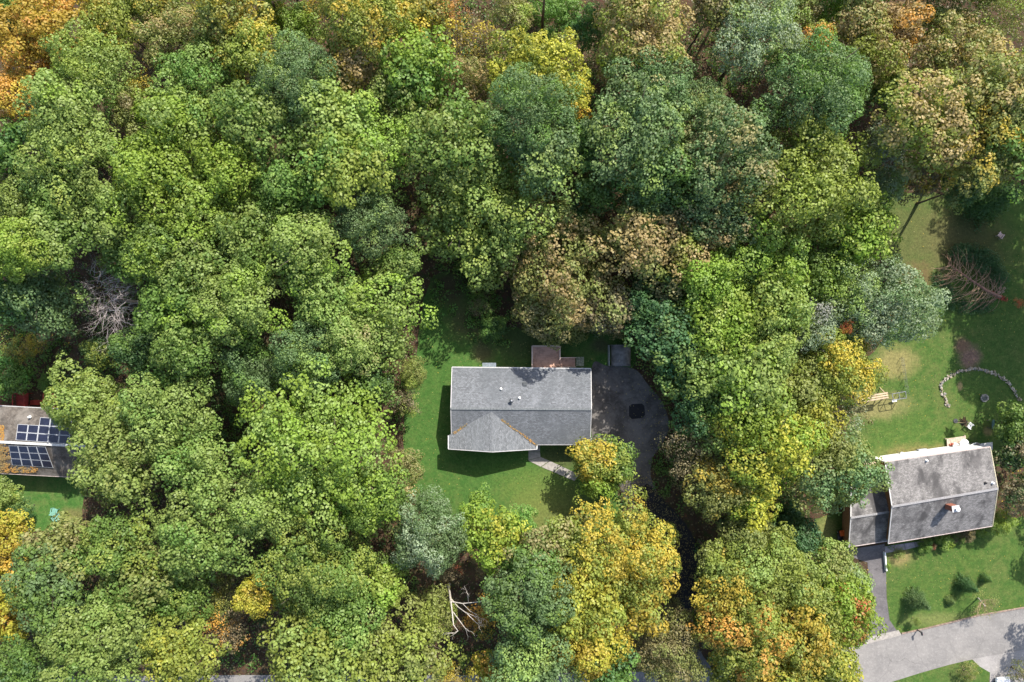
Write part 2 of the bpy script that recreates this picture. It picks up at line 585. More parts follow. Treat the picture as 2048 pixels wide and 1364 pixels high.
def crown_mesh(name, R, seed, style='maple'):
    g = np.random.default_rng(seed)
    st = dict(maple=dict(rl=(.17, .29), sp=.88, k=28, L=.31, W=.25, rc=.40, fill=.14, keep=1.0, gap=.14, flat=.50, el=1.4),
              broad=dict(rl=(.19, .31), sp=1.22, k=34, L=.37, W=.30, rc=.54, fill=.14, keep=1.0, gap=.16, flat=.42, el=1.6),
              fine=dict(rl=(.14, .24), sp=.68, k=24, L=.24, W=.17, rc=.30, fill=.16, keep=.96, gap=.08, flat=.62, el=1.2),
              airy=dict(rl=(.14, .25), sp=.68, k=14, L=.26, W=.17, rc=.32, fill=.08, keep=.66, gap=.24, flat=.55, el=1.3))[style]
    rl_lo, rl_hi = st['rl']
    scale_l = (5.0 / R) ** .50          # big crowns have relatively smaller boughs
    n = int(1.75 * (1.0 / ((rl_lo + rl_hi) / 2 * scale_l)) ** 2)
    D = fib_sphere(int(n * 1.5), g)
    D = D[D[:, 2] > -0.40]
    D = unit(D + g.normal(0, .11, D.shape))
    D = D[g.random(len(D)) > st['gap']]
    az = np.arctan2(D[:, 1], D[:, 0])
    out = np.ones(len(D))
    for h in range(2, 9):
        out += g.uniform(.02, .105) * np.cos(h * az + g.uniform(0, 6.28))
    rl = R * g.uniform(rl_lo, rl_hi, len(D)) * scale_l * g.choice([.8, 1, 1.25], len(D))
    C = D * (R * out - rl * .9)[:, None] * g.uniform(.84, 1.10, (len(D), 1))
    C[:, 2] *= 0.98
    C[:, 2] += g.normal(0, .085 * R ** .75 * 1.5, len(D)) * (D[:, 2] > 0)
    ni = max(4, len(D) // 6)
    Ci = g.normal(0, 1, (ni, 3)); Ci = unit(Ci) * (R * .5 * g.random((ni, 1)) ** .5); Ci[:, 2] = np.abs(Ci[:, 2]) * .7
    C = np.vstack([C, Ci]); rl = np.concatenate([rl, R * g.uniform(rl_lo, rl_hi, ni) * scale_l * 1.2])
    m_ = len(C)
    # each bough is a flattened, outward-stretched plate of leaves
    hx = C[:, :2] / (np.linalg.norm(C[:, :2], axis=1, keepdims=True) + 1e-6)
    ta = g.normal(0, .5, m_)
    ex = np.stack([hx[:, 0] * np.cos(ta) - hx[:, 1] * np.sin(ta), hx[:, 0] * np.sin(ta) + hx[:, 1] * np.cos(ta), -.30 * np.linalg.norm(C[:, :2], axis=1) / R], 1)
    ex = unit(ex); ey = unit(np.cross(np.tile((0, 0, 1.0), (m_, 1)), ex)); ez = np.cross(ex, ey)
    AX = np.stack([ex, ey, ez], 1)                                   # rows are the axes
    S_ = np.stack([rl * st['el'], rl * .92, rl * st['flat'] * g.uniform(.85, 1.35, m_)], 1)
    TC, TN, TT = [], [], []
    for i in range(m_):
        m = max(12, int(4 * np.pi * rl[i] ** 2 * .92 / (st['sp'] ** 2)))
        d = fib_sphere(m, g)
        bump = 1 + .16 * np.sin(d[:, 0] * 4 + i) * np.cos(d[:, 1] * 4 + 2 * i) + g.normal(0, .12, m)
        loc = d * S_[i] * bump[:, None]
        p = C[i] + loc @ AX[i]
        nrm = unit(d / (S_[i] / rl[i])) @ AX[i]
        ok = nrm[:, 2] > -.35
        ok &= g.random(m) < st['keep']
        for j in range(m_):
            if j == i: continue
            if np.linalg.norm(C[j] - C[i]) > (rl[i] + rl[j]) * 1.45: continue
            q = ((p - C[j]) @ AX[j].T) / S_[j]
            ok &= (q ** 2).sum(1) > .72
        p = p[ok]; nn = nrm[ok]
        if not len(p): continue
        TC.append(p)
        TN.append(nn * .8 + np.array((0, 0, .6)) + g.normal(0, .17, p.shape))
        t = np.zeros((len(p), 3)); t[:, 0] = g.random(len(p)); t[:, 1] = g.random()
        t[:, 2] = np.clip(.5 + .5 * nn[:, 2], 0, 1)
        TT.append(t)
    nf = int(sum(len(x) for x in TC) * st['fill'])
    pf = unit(g.normal(0, 1, (nf, 3))) * (R * .74 * g.random((nf, 1)) ** .4); pf[:, 2] *= .6
    pf = pf[pf[:, 2] > -.42 * R]
    TC.append(pf); TN.append(g.normal(0, .5, pf.shape) + np.array((0, 0, 1)))
    TT.append(g.random(pf.shape) * .5)
    V, Cc = rosettes(np.vstack(TC), np.vstack(TN), np.vstack(TT), st['k'], st['L'], st['W'], st['rc'], seed=seed)
    return leaf_mesh(name, V, Cc)


def trunk_mesh(name, seed, H=15.0, R=5.0, limbs=7, r0=.28, twigs=2):
    rr = random.Random(seed)
    mb = MB()
    top = H - R * .9
    pts = []; rad = []
    x = y = 0
    for i in range(8):
        t = i / 7
        pts.append((x, y, -0.3 + (top + .3) * t)); rad.append(r0 * (1.35 - .5 * min(1, t * 6)) * (1 - .55 * t))
        x += rr.uniform(-.18, .18); y += rr.uniform(-.18, .18)
    mb.tube(pts, rad, 8)
    for k in range(limbs):
        a = 2 * math.pi * k / limbs + rr.uniform(-.3, .3)
        s = rr.randint(3, 7)
        p = Vector(pts[s]); L = R * rr.uniform(.55, .85)
        q = [p]; rd = [rad[s] * .55]
        el = rr.uniform(.35, 1.0)
        for i in range(4):
            a += rr.uniform(-.2, .2); el += rr.uniform(-.05, .12)
            p = p + Vector((math.cos(a) * math.cos(el), math.sin(a) * math.cos(el), math.sin(el))) * (L / 3.2)
            q.append(p); rd.append(rd[-1] * .68)
        mb.tube(q, rd, 5, cap=False)
        for w in range(twigs):
            b = q[rr.randint(2, 4)]; a2 = a + rr.uniform(-1.3, 1.3)
            e = b + Vector((math.cos(a2), math.sin(a2), rr.uniform(.2, .9))) * (L * .4)
            mb.tube([b, (b + e) / 2 + Vector((0, 0, .12)), e], [.05, .035, .015], 4, cap=False)
    me = bpy.data.meshes.new(name)
    me.from_pydata(mb.v, [], mb.f)
    me.polygons.foreach_set('use_smooth', [True] * len(me.polygons))
    me.update()
    return me

# ------------------------------------------------------------------ ground, lawns, roads
gm = MB(); gm.add([(-600, -600, 0), (600, -600, 0), (600, 600, 0), (-600, 600, 0)], [(0, 1, 2, 3)])
ground = gm.build("ground", soil_mat()); ground['kind'] = 'structure'

BROWN = (.10, .065, .04)
lawnA = grass_mat("lawn_grass_main", (.034, .088, .016), (.058, .112, .024), (.085, .10, .028), .35,
                  patches=((900, 575, 34, (.06, .045, .025), .9, 1.0), (950, 640, 38, (.065, .06, .025), .8, 1.3), (965, 705, 20, (.09, .07, .035), .7, 1.0),
                           (1050, 675, 40, (.05, .06, .02), .7, 2.0), (1200, 690, 16, (.06, .05, .03), .7, 1),
                           (1120, 915, 26, (.07, .075, .03), .7, 1.6), (1110, 1020, 50, (.16, .15, .045), .55, 1.6), (1080, 975, 40, (.10, .14, .03), .5, 2)))
lawnB = grass_mat("lawn_grass_neighbour", (.038, .082, .015), (.066, .106, .022), (.11, .11, .038), .4,
                  patches=((1840, 470, 75, (.10, .09, .035), .55, 1.4), (1930, 480, 60, (.10, .085, .035), .6, 1.3), (1830, 560, 34, (.13, .09, .04), .8, 1.0), (1940, 715, 22, (.17, .105, .08), .95, .9), (1925, 690, 14, (.15, .09, .06), .9, 1),
                           (1790, 725, 30, (.27, .21, .09), .6, 1.4), (1920, 772, 8, (.27, .20, .10), .8, .6), (1750, 810, 26, (.25, .2, .09), .6, 2.4),
                           (1975, 862, 8, (.28, .20, .09), .7, 1), (1850, 910, 20, (.2, .15, .06), .6, 4), (1800, 1115, 18, (.24, .18, .08), .7, 1.2), (1650, 1060, 26, (.2, .19, .07), .6, .8),
                           (1880, 1240, 14, (.17, .17, .06), .5, 5)))
lawnC = grass_mat("lawn_grass_left", (.035, .10, .018), (.07, .13, .03), (.14, .13, .05), .35,
                  patches=((150, 1030, 14, (.16, .12, .05), .6, 2),))
sheet("lawn_main", [(862, 560), (900, 545), (935, 580), (960, 640), (1020, 655), (1100, 662), (1190, 665), (1262, 668), (1262, 742), (1186, 738), (1186, 880),
                    (1215, 900), (1235, 980), (1240, 1040), (1180, 1060), (1080, 1065), (940, 1045), (850, 1020), (815, 960), (808, 860), (815, 780), (835, 700), (845, 620)], .006, lawnA, jitter=3)
sheet("lawn_neighbour_back", [(1775, 400), (1850, 385), (1960, 400), (2120, 380), (2160, 700), (2140, 930), (1990, 930), (1760, 950), (1700, 960), (1690, 880), (1710, 800), (1700, 740),
                              (1760, 690), (1800, 610), (1775, 520)], .006, lawnB, jitter=3)
sheet("lawn_neighbour_front", [(1768, 1092), (2000, 1040), (2160, 1020), (2160, 1196), (2048, 1216), (1960, 1231), (1900, 1246), (1850, 1258), (1800, 1268), (1780, 1246), (1774, 1200)], .006, lawnB, curved=False)
sheet("lawn_beside_garage", [(1625, 1060), (1640, 1035), (1700, 1030), (1705, 1130), (1690, 1150), (1640, 1125)], .006, lawnB, jitter=2)
sheet("lawn_left", [(-60, 950), (160, 950), (165, 1000), (150, 1050), (60, 1062), (-60, 1060)], .006, lawnC, jitter=2)
sheet("lawn_far_kerb", [(1600, 1420), (1690, 1394), (1783, 1364), (1840, 1346), (1900, 1329), (1944, 1319), (1958, 1332), (1980, 1345), (1972, 1430)], .020, lawnB, curved=False)

road_m = asphalt_mat("asphalt_pale", (.185, .174, .166), (.24, .225, .212), .6)
drive_m = asphalt_mat("asphalt_driveway", (.10, .093, .096), (.15, .138, .14), .6)
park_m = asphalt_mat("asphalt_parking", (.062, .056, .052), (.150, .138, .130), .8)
black_m = asphalt_mat("asphalt_black_seal_and_shade", (.012, .012, .014), (.020, .020, .023), .2)
conc_m = plain("concrete_pale", (.29, .265, .24), .85, .2, var=.2, scale=2.5)
road_n = [(2200, 1188), (2048, 1216), (1960, 1231), (1900, 1246), (1850, 1258), (1800, 1269), (1735, 1286), (1600, 1318), (1400, 1340), (1000, 1350), (480, 1350), (-100, 1356)]
road_s = [(-100, 1480), (480, 1470), (1000, 1465), (1400, 1455), (1600, 1420), (1690, 1394), (1783, 1364), (1840, 1346), (1900, 1329), (1944, 1319), (2048, 1300), (2200, 1270)]
sheet("road", road_n + road_s, .012, road_m, curved=False)
sheet("driveway_opposite", [(1944, 1318), (2060, 1297), (2200, 1271), (2200, 1480), (1975, 1480), (1980, 1345), (1958, 1332)], .016, asphalt_mat("asphalt_opposite", (.24, .225, .215), (.31, .29, .275), .5), curved=False)

park = [(1184, 733), (1215, 732), (1268, 738), (1295, 768), (1325, 805), (1338, 850), (1326, 885), (1306, 915), (1302, 955), (1325, 1000), (1362, 1040), (1392, 1090), (1395, 1150),
        (1386, 1220), (1395, 1290), (1425, 1345), (1380, 1348), (1365, 1290), (1352, 1230), (1346, 1160), (1330, 1100), (1300, 1045), (1262, 1010), (1240, 975), (1238, 920), (1200, 885), (1183, 870)]
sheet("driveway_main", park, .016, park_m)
sheet("driveway_dark_stretch", [(1296, 968), (1325, 998), (1364, 1040), (1393, 1090), (1395, 1150), (1386, 1220), (1372, 1262), (1352, 1230), (1347, 1160), (1331, 1100), (1301, 1045), (1268, 1010), (1275, 985)], .021, black_m, jitter=1.5)  # darker sealed asphalt, with tree shade put into its black colour
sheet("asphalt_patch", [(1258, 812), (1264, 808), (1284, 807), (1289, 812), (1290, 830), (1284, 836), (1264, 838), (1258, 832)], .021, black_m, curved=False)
sheet("driveway_neighbour", [(1690, 1100), (1769, 1088), (1772, 1140), (1773, 1195), (1779, 1240), (1797, 1266), (1799, 1270), (1740, 1285), (1728, 1276), (1742, 1250), (1738, 1180), (1735, 1125), (1715, 1118), (1690, 1108)], .016, drive_m, curved=False)
sheet("driveway_apron", [(1728, 1276), (1797, 1260), (1803, 1270), (1733, 1288)], .022, conc_m, curved=False)
kerb = MB()
km = plain("kerb_stone", (.26, .19, .15), .85, .2, var=.35, scale=4)
kp = [(1803, 1267), (1850, 1257), (1900, 1245), (1960, 1230), (2048, 1215), (2200, 1187)]
for a, b in zip(kp[:-1], kp[1:]):
    n = 8
    for i in range(n):
        p = P(a[0] + (b[0] - a[0]) * i / n, a[1] + (b[1] - a[1]) * i / n, .06); q = P(a[0] + (b[0] - a[0]) * (i + .96) / n, a[1] + (b[1] - a[1]) * (i + .96) / n, .06)
        kerb.bar(p, q, .16, .14)
kerb.build("kerb", km)['kind'] = 'structure'

# paved walk to the main house's door: five slabs
walk = thing("front_walk", "pale concrete walk bending from the main house's front door to the golden tree", "walkway", P(1070, 910))
walk['kind'] = 'structure'
WL = [((1057, 890), (1080, 890)), ((1057, 904), (1080, 904)), ((1057, 921), (1081, 914)), ((1083, 934), (1100, 922)), ((1108, 944), (1122, 932)), ((1128, 953), (1141, 941)), ((1150, 962), (1160, 950))]
CLEAR.append(np.array([w[0] for w in WL] + [w[1] for w in WL[::-1]], float))
for (a, b), (c, d) in zip(WL[:-1], WL[1:]):
    e = .94
    q = [P(*a), P(*b), P(b[0] + (d[0] - b[0]) * e, b[1] + (d[1] - b[1]) * e), P(a[0] + (c[0] - a[0]) * e, a[1] + (c[1] - a[1]) * e)]
    q = [p + np.array((0, 0, .05)) for p in q][::-1]
    mb = MB(); mb.slab(q, .06); mb.build("slab", conc_m, walk)
fw = thing("house_walk", "grey concrete strip walk along the front of the neighbour's house", "walkway", P(1800, 1095))
fw['kind'] = 'structure'
fwp = [((1769, 1093), (1769, 1106)), ((1788, 1090), (1790, 1103)), ((1808, 1087), (1811, 1099)), ((1828, 1084), (1832, 1094)), ((1848, 1081), (1852, 1090))]
walk_m = plain("concrete_grey", (.25, .23, .24), .85, .2, var=.2, scale=2.5)
for (a, b), (c, d) in zip(fwp[:-1], fwp[1:]):
    e = .96
    q = [P(*a), P(*b), P(b[0] + (d[0] - b[0]) * e, b[1] + (d[1] - b[1]) * e), P(a[0] + (c[0] - a[0]) * e, a[1] + (c[1] - a[1]) * e)]
    mb = MB(); mb.slab([p + np.array((0, 0, .05)) for p in q], .06); mb.build("slab", walk_m, fw)

# ------------------------------------------------------------------ the main house
white = plain("white_trim", (.42, .41, .40), .5, .4, var=.12)
white_b = plain("white_bright", (.8, .8, .78), .5, .4, var=.08)
black_p = plain("black_paint", (.02, .02, .022), .5, .4)
dark_metal = plain("dark_metal", (.07, .07, .075), .45, .5, metal=.3)
grey_metal = plain("grey_metal", (.22, .23, .25), .4, .5, metal=.3)
glass_m = plain("window_glass", (.02, .025, .03), .08, .6, var=.1)
siding = plain("siding_cream", (.55, .52, .46), .7, .3, var=.12)
brick_m = plain("chimney_brick", (.30, .12, .08), .85, .2, var=.35, scale=9)
cedar = plain("siding_cedar", (.27, .13, .065), .8, .2, var=.3, scale=5)
leaf_rust = leaf_mat('brown+orange:.55')

roofA = shingle_mat("shingles_grey", (.148, .155, .167), 0.0, .6, (.085, .092, .10), gran=.6)
roofA2 = shingle_mat("shingles_grey_gable", (.160, .167, .176), math.pi / 2, .25, (.12, .13, .14), gran=.6, moss=None)


def V3(px, py, z): return P(px, py, z)


def lerp(a, b, t): return np.array(a) * (1 - t) + np.array(b) * t


def roof_slope(name, quad, mat, parent, t=.14):
    mb = MB()
    q = list(quad)
    area = sum(q[i][0] * q[(i + 1) % len(q)][1] - q[(i + 1) % len(q)][0] * q[i][1] for i in range(len(q)))
    if area < 0: q = q[::-1]
    mb.slab(q, t)
    return mb.build(name, mat, parent)


def trim(name, pts, parent, mat, w=.12, h=.16, dz=-.05):
    mb = MB()
    for a, b in zip(pts[:-1], pts[1:]):
        mb.bar(np.array(a) + (0, 0, dz), np.array(b) + (0, 0, dz), w, h)
    return mb.build(name, mat, parent)


def vent(p, h, r, mat, parent, name='vent_pipe', cap=None):
    mb = MB()
    mb.tube([np.array(p) - (0, 0, .15), np.array(p) + (0, 0, h)], r, 10)
    mb.tube([np.array(p) - (0, 0, .05), np.array(p) + (0, 0, .05)], [r * 1.9, r * 1.3], 10)
    if cap: mb.tube([np.array(p) + (0, 0, h + .04), np.array(p) + (0, 0, h + .14)], [r * cap, r * .4], 10)
    return mb.build(name, mat, parent, True)


ZE, ZR = 3.0, 4.6
house = thing("ranch_house", "grey shingled house with a wide front gable in the clearing, beside the black driveway", "house", P(1043, 820))
nw, ne = V3(904, 735, ZE), V3(1182, 738, ZE)
rw, re_ = V3(901.5, 817, ZR), V3(1183, 818.5, ZR)
def mz(py): return ZR - (py - 817.5) / 71.5 * (ZR - ZE)


sw, se = V3(903, 872, mz(872)), V3(1180, 889, ZE)
se_m = V3(1074, 889, ZE)
roof_n = roof_slope("roof_slope", [nw, ne, re_, rw], roofA, house)
roof_n['label'] = 'grey shingle slope in dappled shade, with vent pipes'
gp_f, gp_b = V3(984, 904, 4.45), V3(983, 822, 4.45)      # front gable ridge
gsw, gse = V3(897, 898, 3.5), V3(1073.5, 898.5, 2.95)
gnw = V3(897, 871, 3.5)
roof_s = roof_slope("roof_slope", [rw, re_, se, se_m, V3(942, 889, ZE), sw], roofA, house)
roof_g1 = roof_slope("gable_slope", [gp_b, gp_f, gsw, gnw], roofA2, house)
roof_g2 = roof_slope("gable_slope", [gp_f, gp_b, V3(1074, 885, 2.95), gse], roofA2, house)
rc = MB()
n = 46
for i in range(n):
    a = lerp(rw, re_, i / n); b = lerp(rw, re_, (i + .93) / n)
    rc.bar(a + (0, 0, .03), b + (0, 0, .045), .26, .05)
ridge_m = plain("ridge_shingles", (.15, .16, .165), .9, .2, .25, 8)
rc.build("ridge_cap", ridge_m, roof_s)
trim("fascia", [rw, nw], house, white, .08)
trim("fascia", [rw, sw], house, white, .08)
trim("fascia", [ne, re_, se], house, white, .08)
trim("fascia", [gsw, gp_f, gse], house, white, .07, .2, -.06)
trim("gutter", [nw + (0, .05, 0), ne + (0, .05, 0)], house, white, .13, .1)
trim("gutter", [se_m, se], house, white, .13, .1, -.07)
trim("gutter", [gnw, gsw], house, white_b, .12, .1)
trim("gutter", [V3(1074, 889, 2.95), gse], house, white_b, .12, .1)
# walls under the eaves
wm = MB()
X0, X1 = V3(907, 0, 3)[0] + .35, V3(1179, 0, 3)[0] - .35
Y0, Y1 = V3(0, 737, 3)[1] - .45, V3(0, 888, 3)[1] + .5


def wall_box(mb, x0, x1, y0, y1, z0, z1):
    mb.box(((x0 + x1) / 2, (y0 + y1) / 2, (z0 + z1) / 2), (abs(x1 - x0), abs(y1 - y0), z1 - z0))


for a in ((X0, X1, Y0 - .2, Y0), (X0, X0 + .2, Y1, Y0 - .2), (X1 - .2, X1, Y1, Y0 - .2), (X0, X1, Y1 - .2, Y1)):
    wall_box(wm, *a, 0, 2.8)
gx0, gx1 = gsw[0] + .4, gse[0] - .4
wall_box(wm, gx0, gx1, gsw[1] + .25, Y1 - .2, 0, 2.75)
wm.add([(gx0, gsw[1] + .25, 2.75), (gx1, gsw[1] + .25, 2.75), ((gx0 + gx1) / 2, gsw[1] + .25, 4.2), (gx0, gsw[1] + .45, 2.75), (gx1, gsw[1] + .45, 2.75), ((gx0 + gx1) / 2, gsw[1] + .45, 4.2)],
       [(0, 1, 2), (5, 4, 3), (0, 2, 5, 3), (1, 4, 5, 2)])
for xs in (X0, X1 - .2):
    ym = (Y0 + Y1) / 2
    wm.add([(xs, Y0 - .2, 2.8), (xs, Y1, 2.8), (xs, ym, 4.3), (xs + .2, Y0 - .2, 2.8), (xs + .2, Y1, 2.8), (xs + .2, ym, 4.3)], [(0, 1, 2), (5, 4, 3), (0, 2, 5, 3), (1, 4, 5, 2)])
wm.build("wall", siding, house)


def window(x, y, z, w, h, axis, parent, sgn):
    f = MB()
    if axis == 'x':
        for dx in (-w / 2, w / 2, 0): f.box((x + dx, y + sgn * .03, z), (.07, .07, h))
        for dz in (-h / 2, h / 2): f.box((x, y + sgn * .035, z + dz), (w + .07, .08, .07))
    else:
        for dy in (-w / 2, w / 2, 0): f.box((x + sgn * .03, y + dy, z), (.07, .07, h))
        for dz in (-h / 2, h / 2): f.box((x + sgn * .035, y, z + dz), (.08, w + .07, .07))
    o = f.build("window", white, parent)
    g = MB()
    g.box((x + (sgn * .012 if axis != 'x' else 0), y + (sgn * .012 if axis == 'x' else 0), z), (w - .08, .02, h - .08) if axis == 'x' else (.02, w - .08, h - .08))
    g.build("pane", glass_m, o)


for x in (X0 + 2, X0 + 6.6, X1 - 2.5): window(x, Y0, 1.7, 1.2, 1.1, 'x', house, 1)
for x in (gx0 + 2.6, gx1 - 2.4): window(x, gsw[1] + .25, 1.6, 1.9, 1.3, 'x', house, -1)
window(X1 - 3, Y1 - .2, 1.6, 1.8, 1.3, 'x', house, -1)
d = MB(); d.box((gx1 + .55, Y1 - .23, 1.15), (.95, .06, 2.1)); dd = d.build("door", plain("door_red", (.25, .05, .04), .5, .4), house)
d = MB(); d.tube([(gx1 + .9, Y1 - .3, 1.1), (gx1 + .9, Y1 - .36, 1.1)], .035, 8); d.build("handle", grey_metal, dd)
# vents on the north slope
vent(V3(1002, 778, 3.8), .3, .10, white_b, roof_n)
vent(V3(1039, 796, 4.2), .3, .10, white_b, roof_n)
vent(V3(1023, 801, 4.25), .55, .14, grey_metal, roof_n, 'flue_pipe', 1.8)
bx_ = MB(); bx_.box(V3(1050, 768, 3.72), (.5, .45, .22)); bx_.build("roof_vent", plain("vent_dark", (.07, .075, .08), .6), roof_n, bevel=.03)
# slatted awning on the back wall
aw = MB()
awm = plain("awning_grey", (.20, .23, .26), .5, .4)
for i in range(5):
    y = V3(0, 726.5 + i * 2.0, 2.4)[1]
    aw.box(((V3(965, 0, 2.4)[0] + V3(992, 0, 2.4)[0]) / 2, y, 2.30 + i * .07), (1.65, .10, .03))
for px in (965.5, 978.5, 991.5):
    aw.bar(V3(px, 726, 2.25), V3(px, 736, 2.62), .05)
aw.build("awning", awm, house)
# leaves caught in the valleys and on the gable
def on_line(a, b, n, w, dz=.04):
    t = rng.random(n) ** .8
    A = np.array(a)[None]; B = np.array(b)[None]
    p = A + (B - A) * t[:, None] + rng.normal(0, w, (n, 3)) * np.array((1, 1, 0))
    p[:, 2] += dz
    return p


LEAFJOBS = [(on_line(V3(1000, 837, 4.19), V3(1073, 890, 3.03), 150, .06, .05) , 'leaf_drift', leaf_rust, .07), (on_line(V3(935, 848, 3.98), V3(906, 868, 3.58), 60, .07, .05), 'leaf_drift', leaf_rust, .06)]
# branch-like rake trim at the right corner: white downspout
ds = MB(); ds.tube([V3(1181, 872, 2.9), V3(1183, 880, 2.6), V3(1185, 886, .1)], .045, 6); ds.build("downspout", white_b, house)
hx = [np.array([(897, 735), (1183, 735), (1183, 890), (1075, 890), (1073, 898), (897, 898)], float)]
CLEAR.extend(hx)

# ------------------------------------------------------------------ deck behind the main house
deckw = wood_mat("deck_wood", (.42, .25, .18), (.52, .33, .25), 0.0)
railw = wood_mat("rail_wood", (.50, .36, .28), (.60, .46, .36), 0.0, worn=.2)
DZ = .9
deck = thing("wooden_deck", "red-brown wooden deck with pale railings behind the main house", "deck", P(1091, 715))
x0, x1 = P(1064, 0, DZ)[0], P(1119, 0, DZ)[0]
y0, y1 = P(0, 741, DZ)[1], P(0, 692, DZ)[1]
nb = int((y1 - y0) / .14)
db = MB()
for i in range(nb):
    y = y0 + (i + .5) * .14
    db.box(((x0 + x1) / 2, y, DZ - .02 + R_.uniform(-.003, .003)), (x1 - x0, .132, .035))
o = db.build("deck_boards", deckw, deck); o['kind'] = 'stuff'
jb = MB()
for y in (y0 + .3, (y0 + y1) / 2, y1 - .2): jb.box(((x0 + x1) / 2, y, DZ - .14), (x1 - x0 - .1, .06, .2))
jb.build("joists", deckw, deck)
for x in (x0 + .05, x1 - .05):
    for y in (y0 + .6, (y0 + y1) / 2, y1 - .05):
        pb = MB(); pb.box((x, y, .9), (.1, .1, 1.85)); pb.build("post", railw, deck)
for a, b in (((x0, y0 + .2), (x0, y1)), ((x0, y1), (x1, y1)), ((x1, y1), (x1, y0 + 1.3))):
    rb = MB()
    rb.bar((a[0], a[1], DZ + .93), (b[0], b[1], DZ + .93), .15, .04)
    rb.bar((a[0], a[1], DZ + .12), (b[0], b[1], DZ + .12), .05, .08)
    L = math.hypot(b[0] - a[0], b[1] - a[1]); m = int(L / .14)
    for i in range(m):
        t = (i + .5) / m
        rb.box((a[0] + (b[0] - a[0]) * t, a[1] + (b[1] - a[1]) * t, DZ + .5), (.035, .035, .8))
    rb.build("railing", railw, deck)
sx0 = x1 + .02; sy0, sy1 = P(0, 733, .6)[1], P(0, 715.5, .6)[1]
for i in range(5):
    z = DZ - .17 * (i + 1) + .1
    sb = MB(); sb.box((sx0 + .2 + i * .40, (sy0 + sy1) / 2, z), (.38, sy1 - sy0, .045)); sb.build("stair_tread", deckw, deck)
for y in (sy0 - .03, sy1 + .03):
    sb = MB(); sb.bar((sx0, y, DZ - .05), (sx0 + 2.0, y, .08), .05, .22)
    sb.bar((sx0, y, DZ + .85), (sx0 + 2.0, y, 1.0), .10, .05)
    for t in (0.02, 1.0): sb.bar((sx0 + 2 * t, y, DZ * (1 - t) * .9), (sx0 + 2 * t, y, DZ * (1 - t) + .95 - .0), .07)
    sb.build("stair_rail", railw, deck)
pad = MB(); c = P(1160, 723); pad.box((c[0], c[1], .04), (.95, 1.15, .08))
o = pad.build("stair_pad", plain("pad_stone", (.30, .31, .22), .9, .1, var=.45, scale=5)); o['kind'] = 'structure'
CLEAR.append(np.array([(1060, 688), (1170, 688), (1170, 740), (1060, 740)], float))

# ------------------------------------------------------------------ round-topped shelter by the driveway
sh = thing("garden_shelter", "dark round-topped tarp shelter at the upper end of the driveway", "shed", P(1240, 712))
tarp = plain("tarp_dark", (.17, .16, .155), .55, .35, var=.45, scale=1.3)
cx = P(1240, 0)[0]; ya, yb = P(0, 731)[1], P(0, 690)[1]
W2 = 1.22
cv = MB()
ns = 16
prof = []
for i in range(ns + 1):
    t = math.pi * i / ns
    prof.append((-math.cos(t) * W2, .75 + math.sin(t) ** .8 * 1.0))
prof = [(-W2, .0)] + prof + [(W2, .0)]
vs = []
for j in range(7):
    y = ya + (yb - ya) * j / 6
    sag = .03 if j % 2 else 0
    for p in prof: vs.append((cx + p[0] * (1 - sag), y, p[1] * (1 - sag)))
m = len(prof)
fs = [(j * m + i, j * m + i + 1, (j + 1) * m + i + 1, (j + 1) * m + i) for j in range(6) for i in range(m - 1)]
cv.add(vs, fs)
o = cv.build("tarp_cover", tarp, sh, True)
sol = o.modifiers.new("thick", 'SOLIDIFY'); sol.thickness = .02
bk = MB(); bk.add([(cx + p[0] * .98, yb - .05, p[1] * .98) for p in prof], [tuple(range(m))]); bk.build("back_panel", tarp, sh)
for y in (ya, yb):
    hb = MB(); hb.tube([(cx + p[0] * 1.01, y, p[1] * 1.01) for p in prof], .03, 6, True); hb.build("hoop", grey_metal, sh)
px_ = P(1218.5, 0, 1.2)[0]
pl = MB()
pl.tube([(px_, ya, 1.2), (px_, yb, 1.2)], .04, 6)
for y in (ya + .1, yb - .1): pl.tube([(px_, y, 0), (px_, y, 1.2)], .035, 6)
pl.bar((px_, ya, .12), (px_, yb, .12), .04)
o = pl.build("pole_rail", white); tag(o, "low pale metal rail standing on the grass left of the dark shelter", "rail")

# ------------------------------------------------------------------ the neighbour's house, lower right
ANG = math.radians(7.9)
roofB = shingle_mat("shingles_weathered", (.195, .184, .178), -ANG, 1.0, (.055, .052, .052), gran=.7)
nh = thing("neighbour_house", "brown-walled house with long weathered grey roof and brick chimney at lower right", "house", P(1870, 985))
ZN, ZT, ZS = 4.5, 5.9, 3.8
bnw, bne = V3(1770, 924, ZN), V3(1980.5, 894, ZN)
brw, bre = V3(1784, 1013, ZT), V3(1996, 977, ZT)
bsw, bse = V3(1776.5, 1087, ZS), V3(1985, 1052, ZS)
rN = roof_slope("roof_slope", [bnw, bne, bre, brw], roofB, nh)
rS = roof_slope("roof_slope", [brw, bre, bse, bsw], roofB, nh)
rS['label'] = 'front slope with dark weather streaks and the chimney'
mb = MB()
n = 52
for i in range(n):
    a = lerp(brw, bre, i / n); b = lerp(brw, bre, (i + .94) / n)
    mb.bar(a + (0, 0, .04), b + (0, 0, .055), .28, .05)
mb.build("ridge_cap", plain("ridge_pale", (.26, .25, .25), .8, .2, .2, 8), rN)
pale_trim = plain("trim_pinkish", (.44, .36, .33), .6, .3)
trim("fascia", [bnw, brw, bsw], nh, white, .10)
trim("fascia", [bne, bre, bse], nh, plain("trim_yellowish", (.40, .36, .25), .6, .3), .09)
trim("gutter", [bnw, bne], nh, pale_trim, .16, .12)
trim("gutter", [bsw, bse], nh, pale_trim, .12, .12)
ux = np.array((math.cos(ANG), math.sin(ANG), 0)); uy = np.array((-math.sin(ANG), math.cos(ANG), 0))


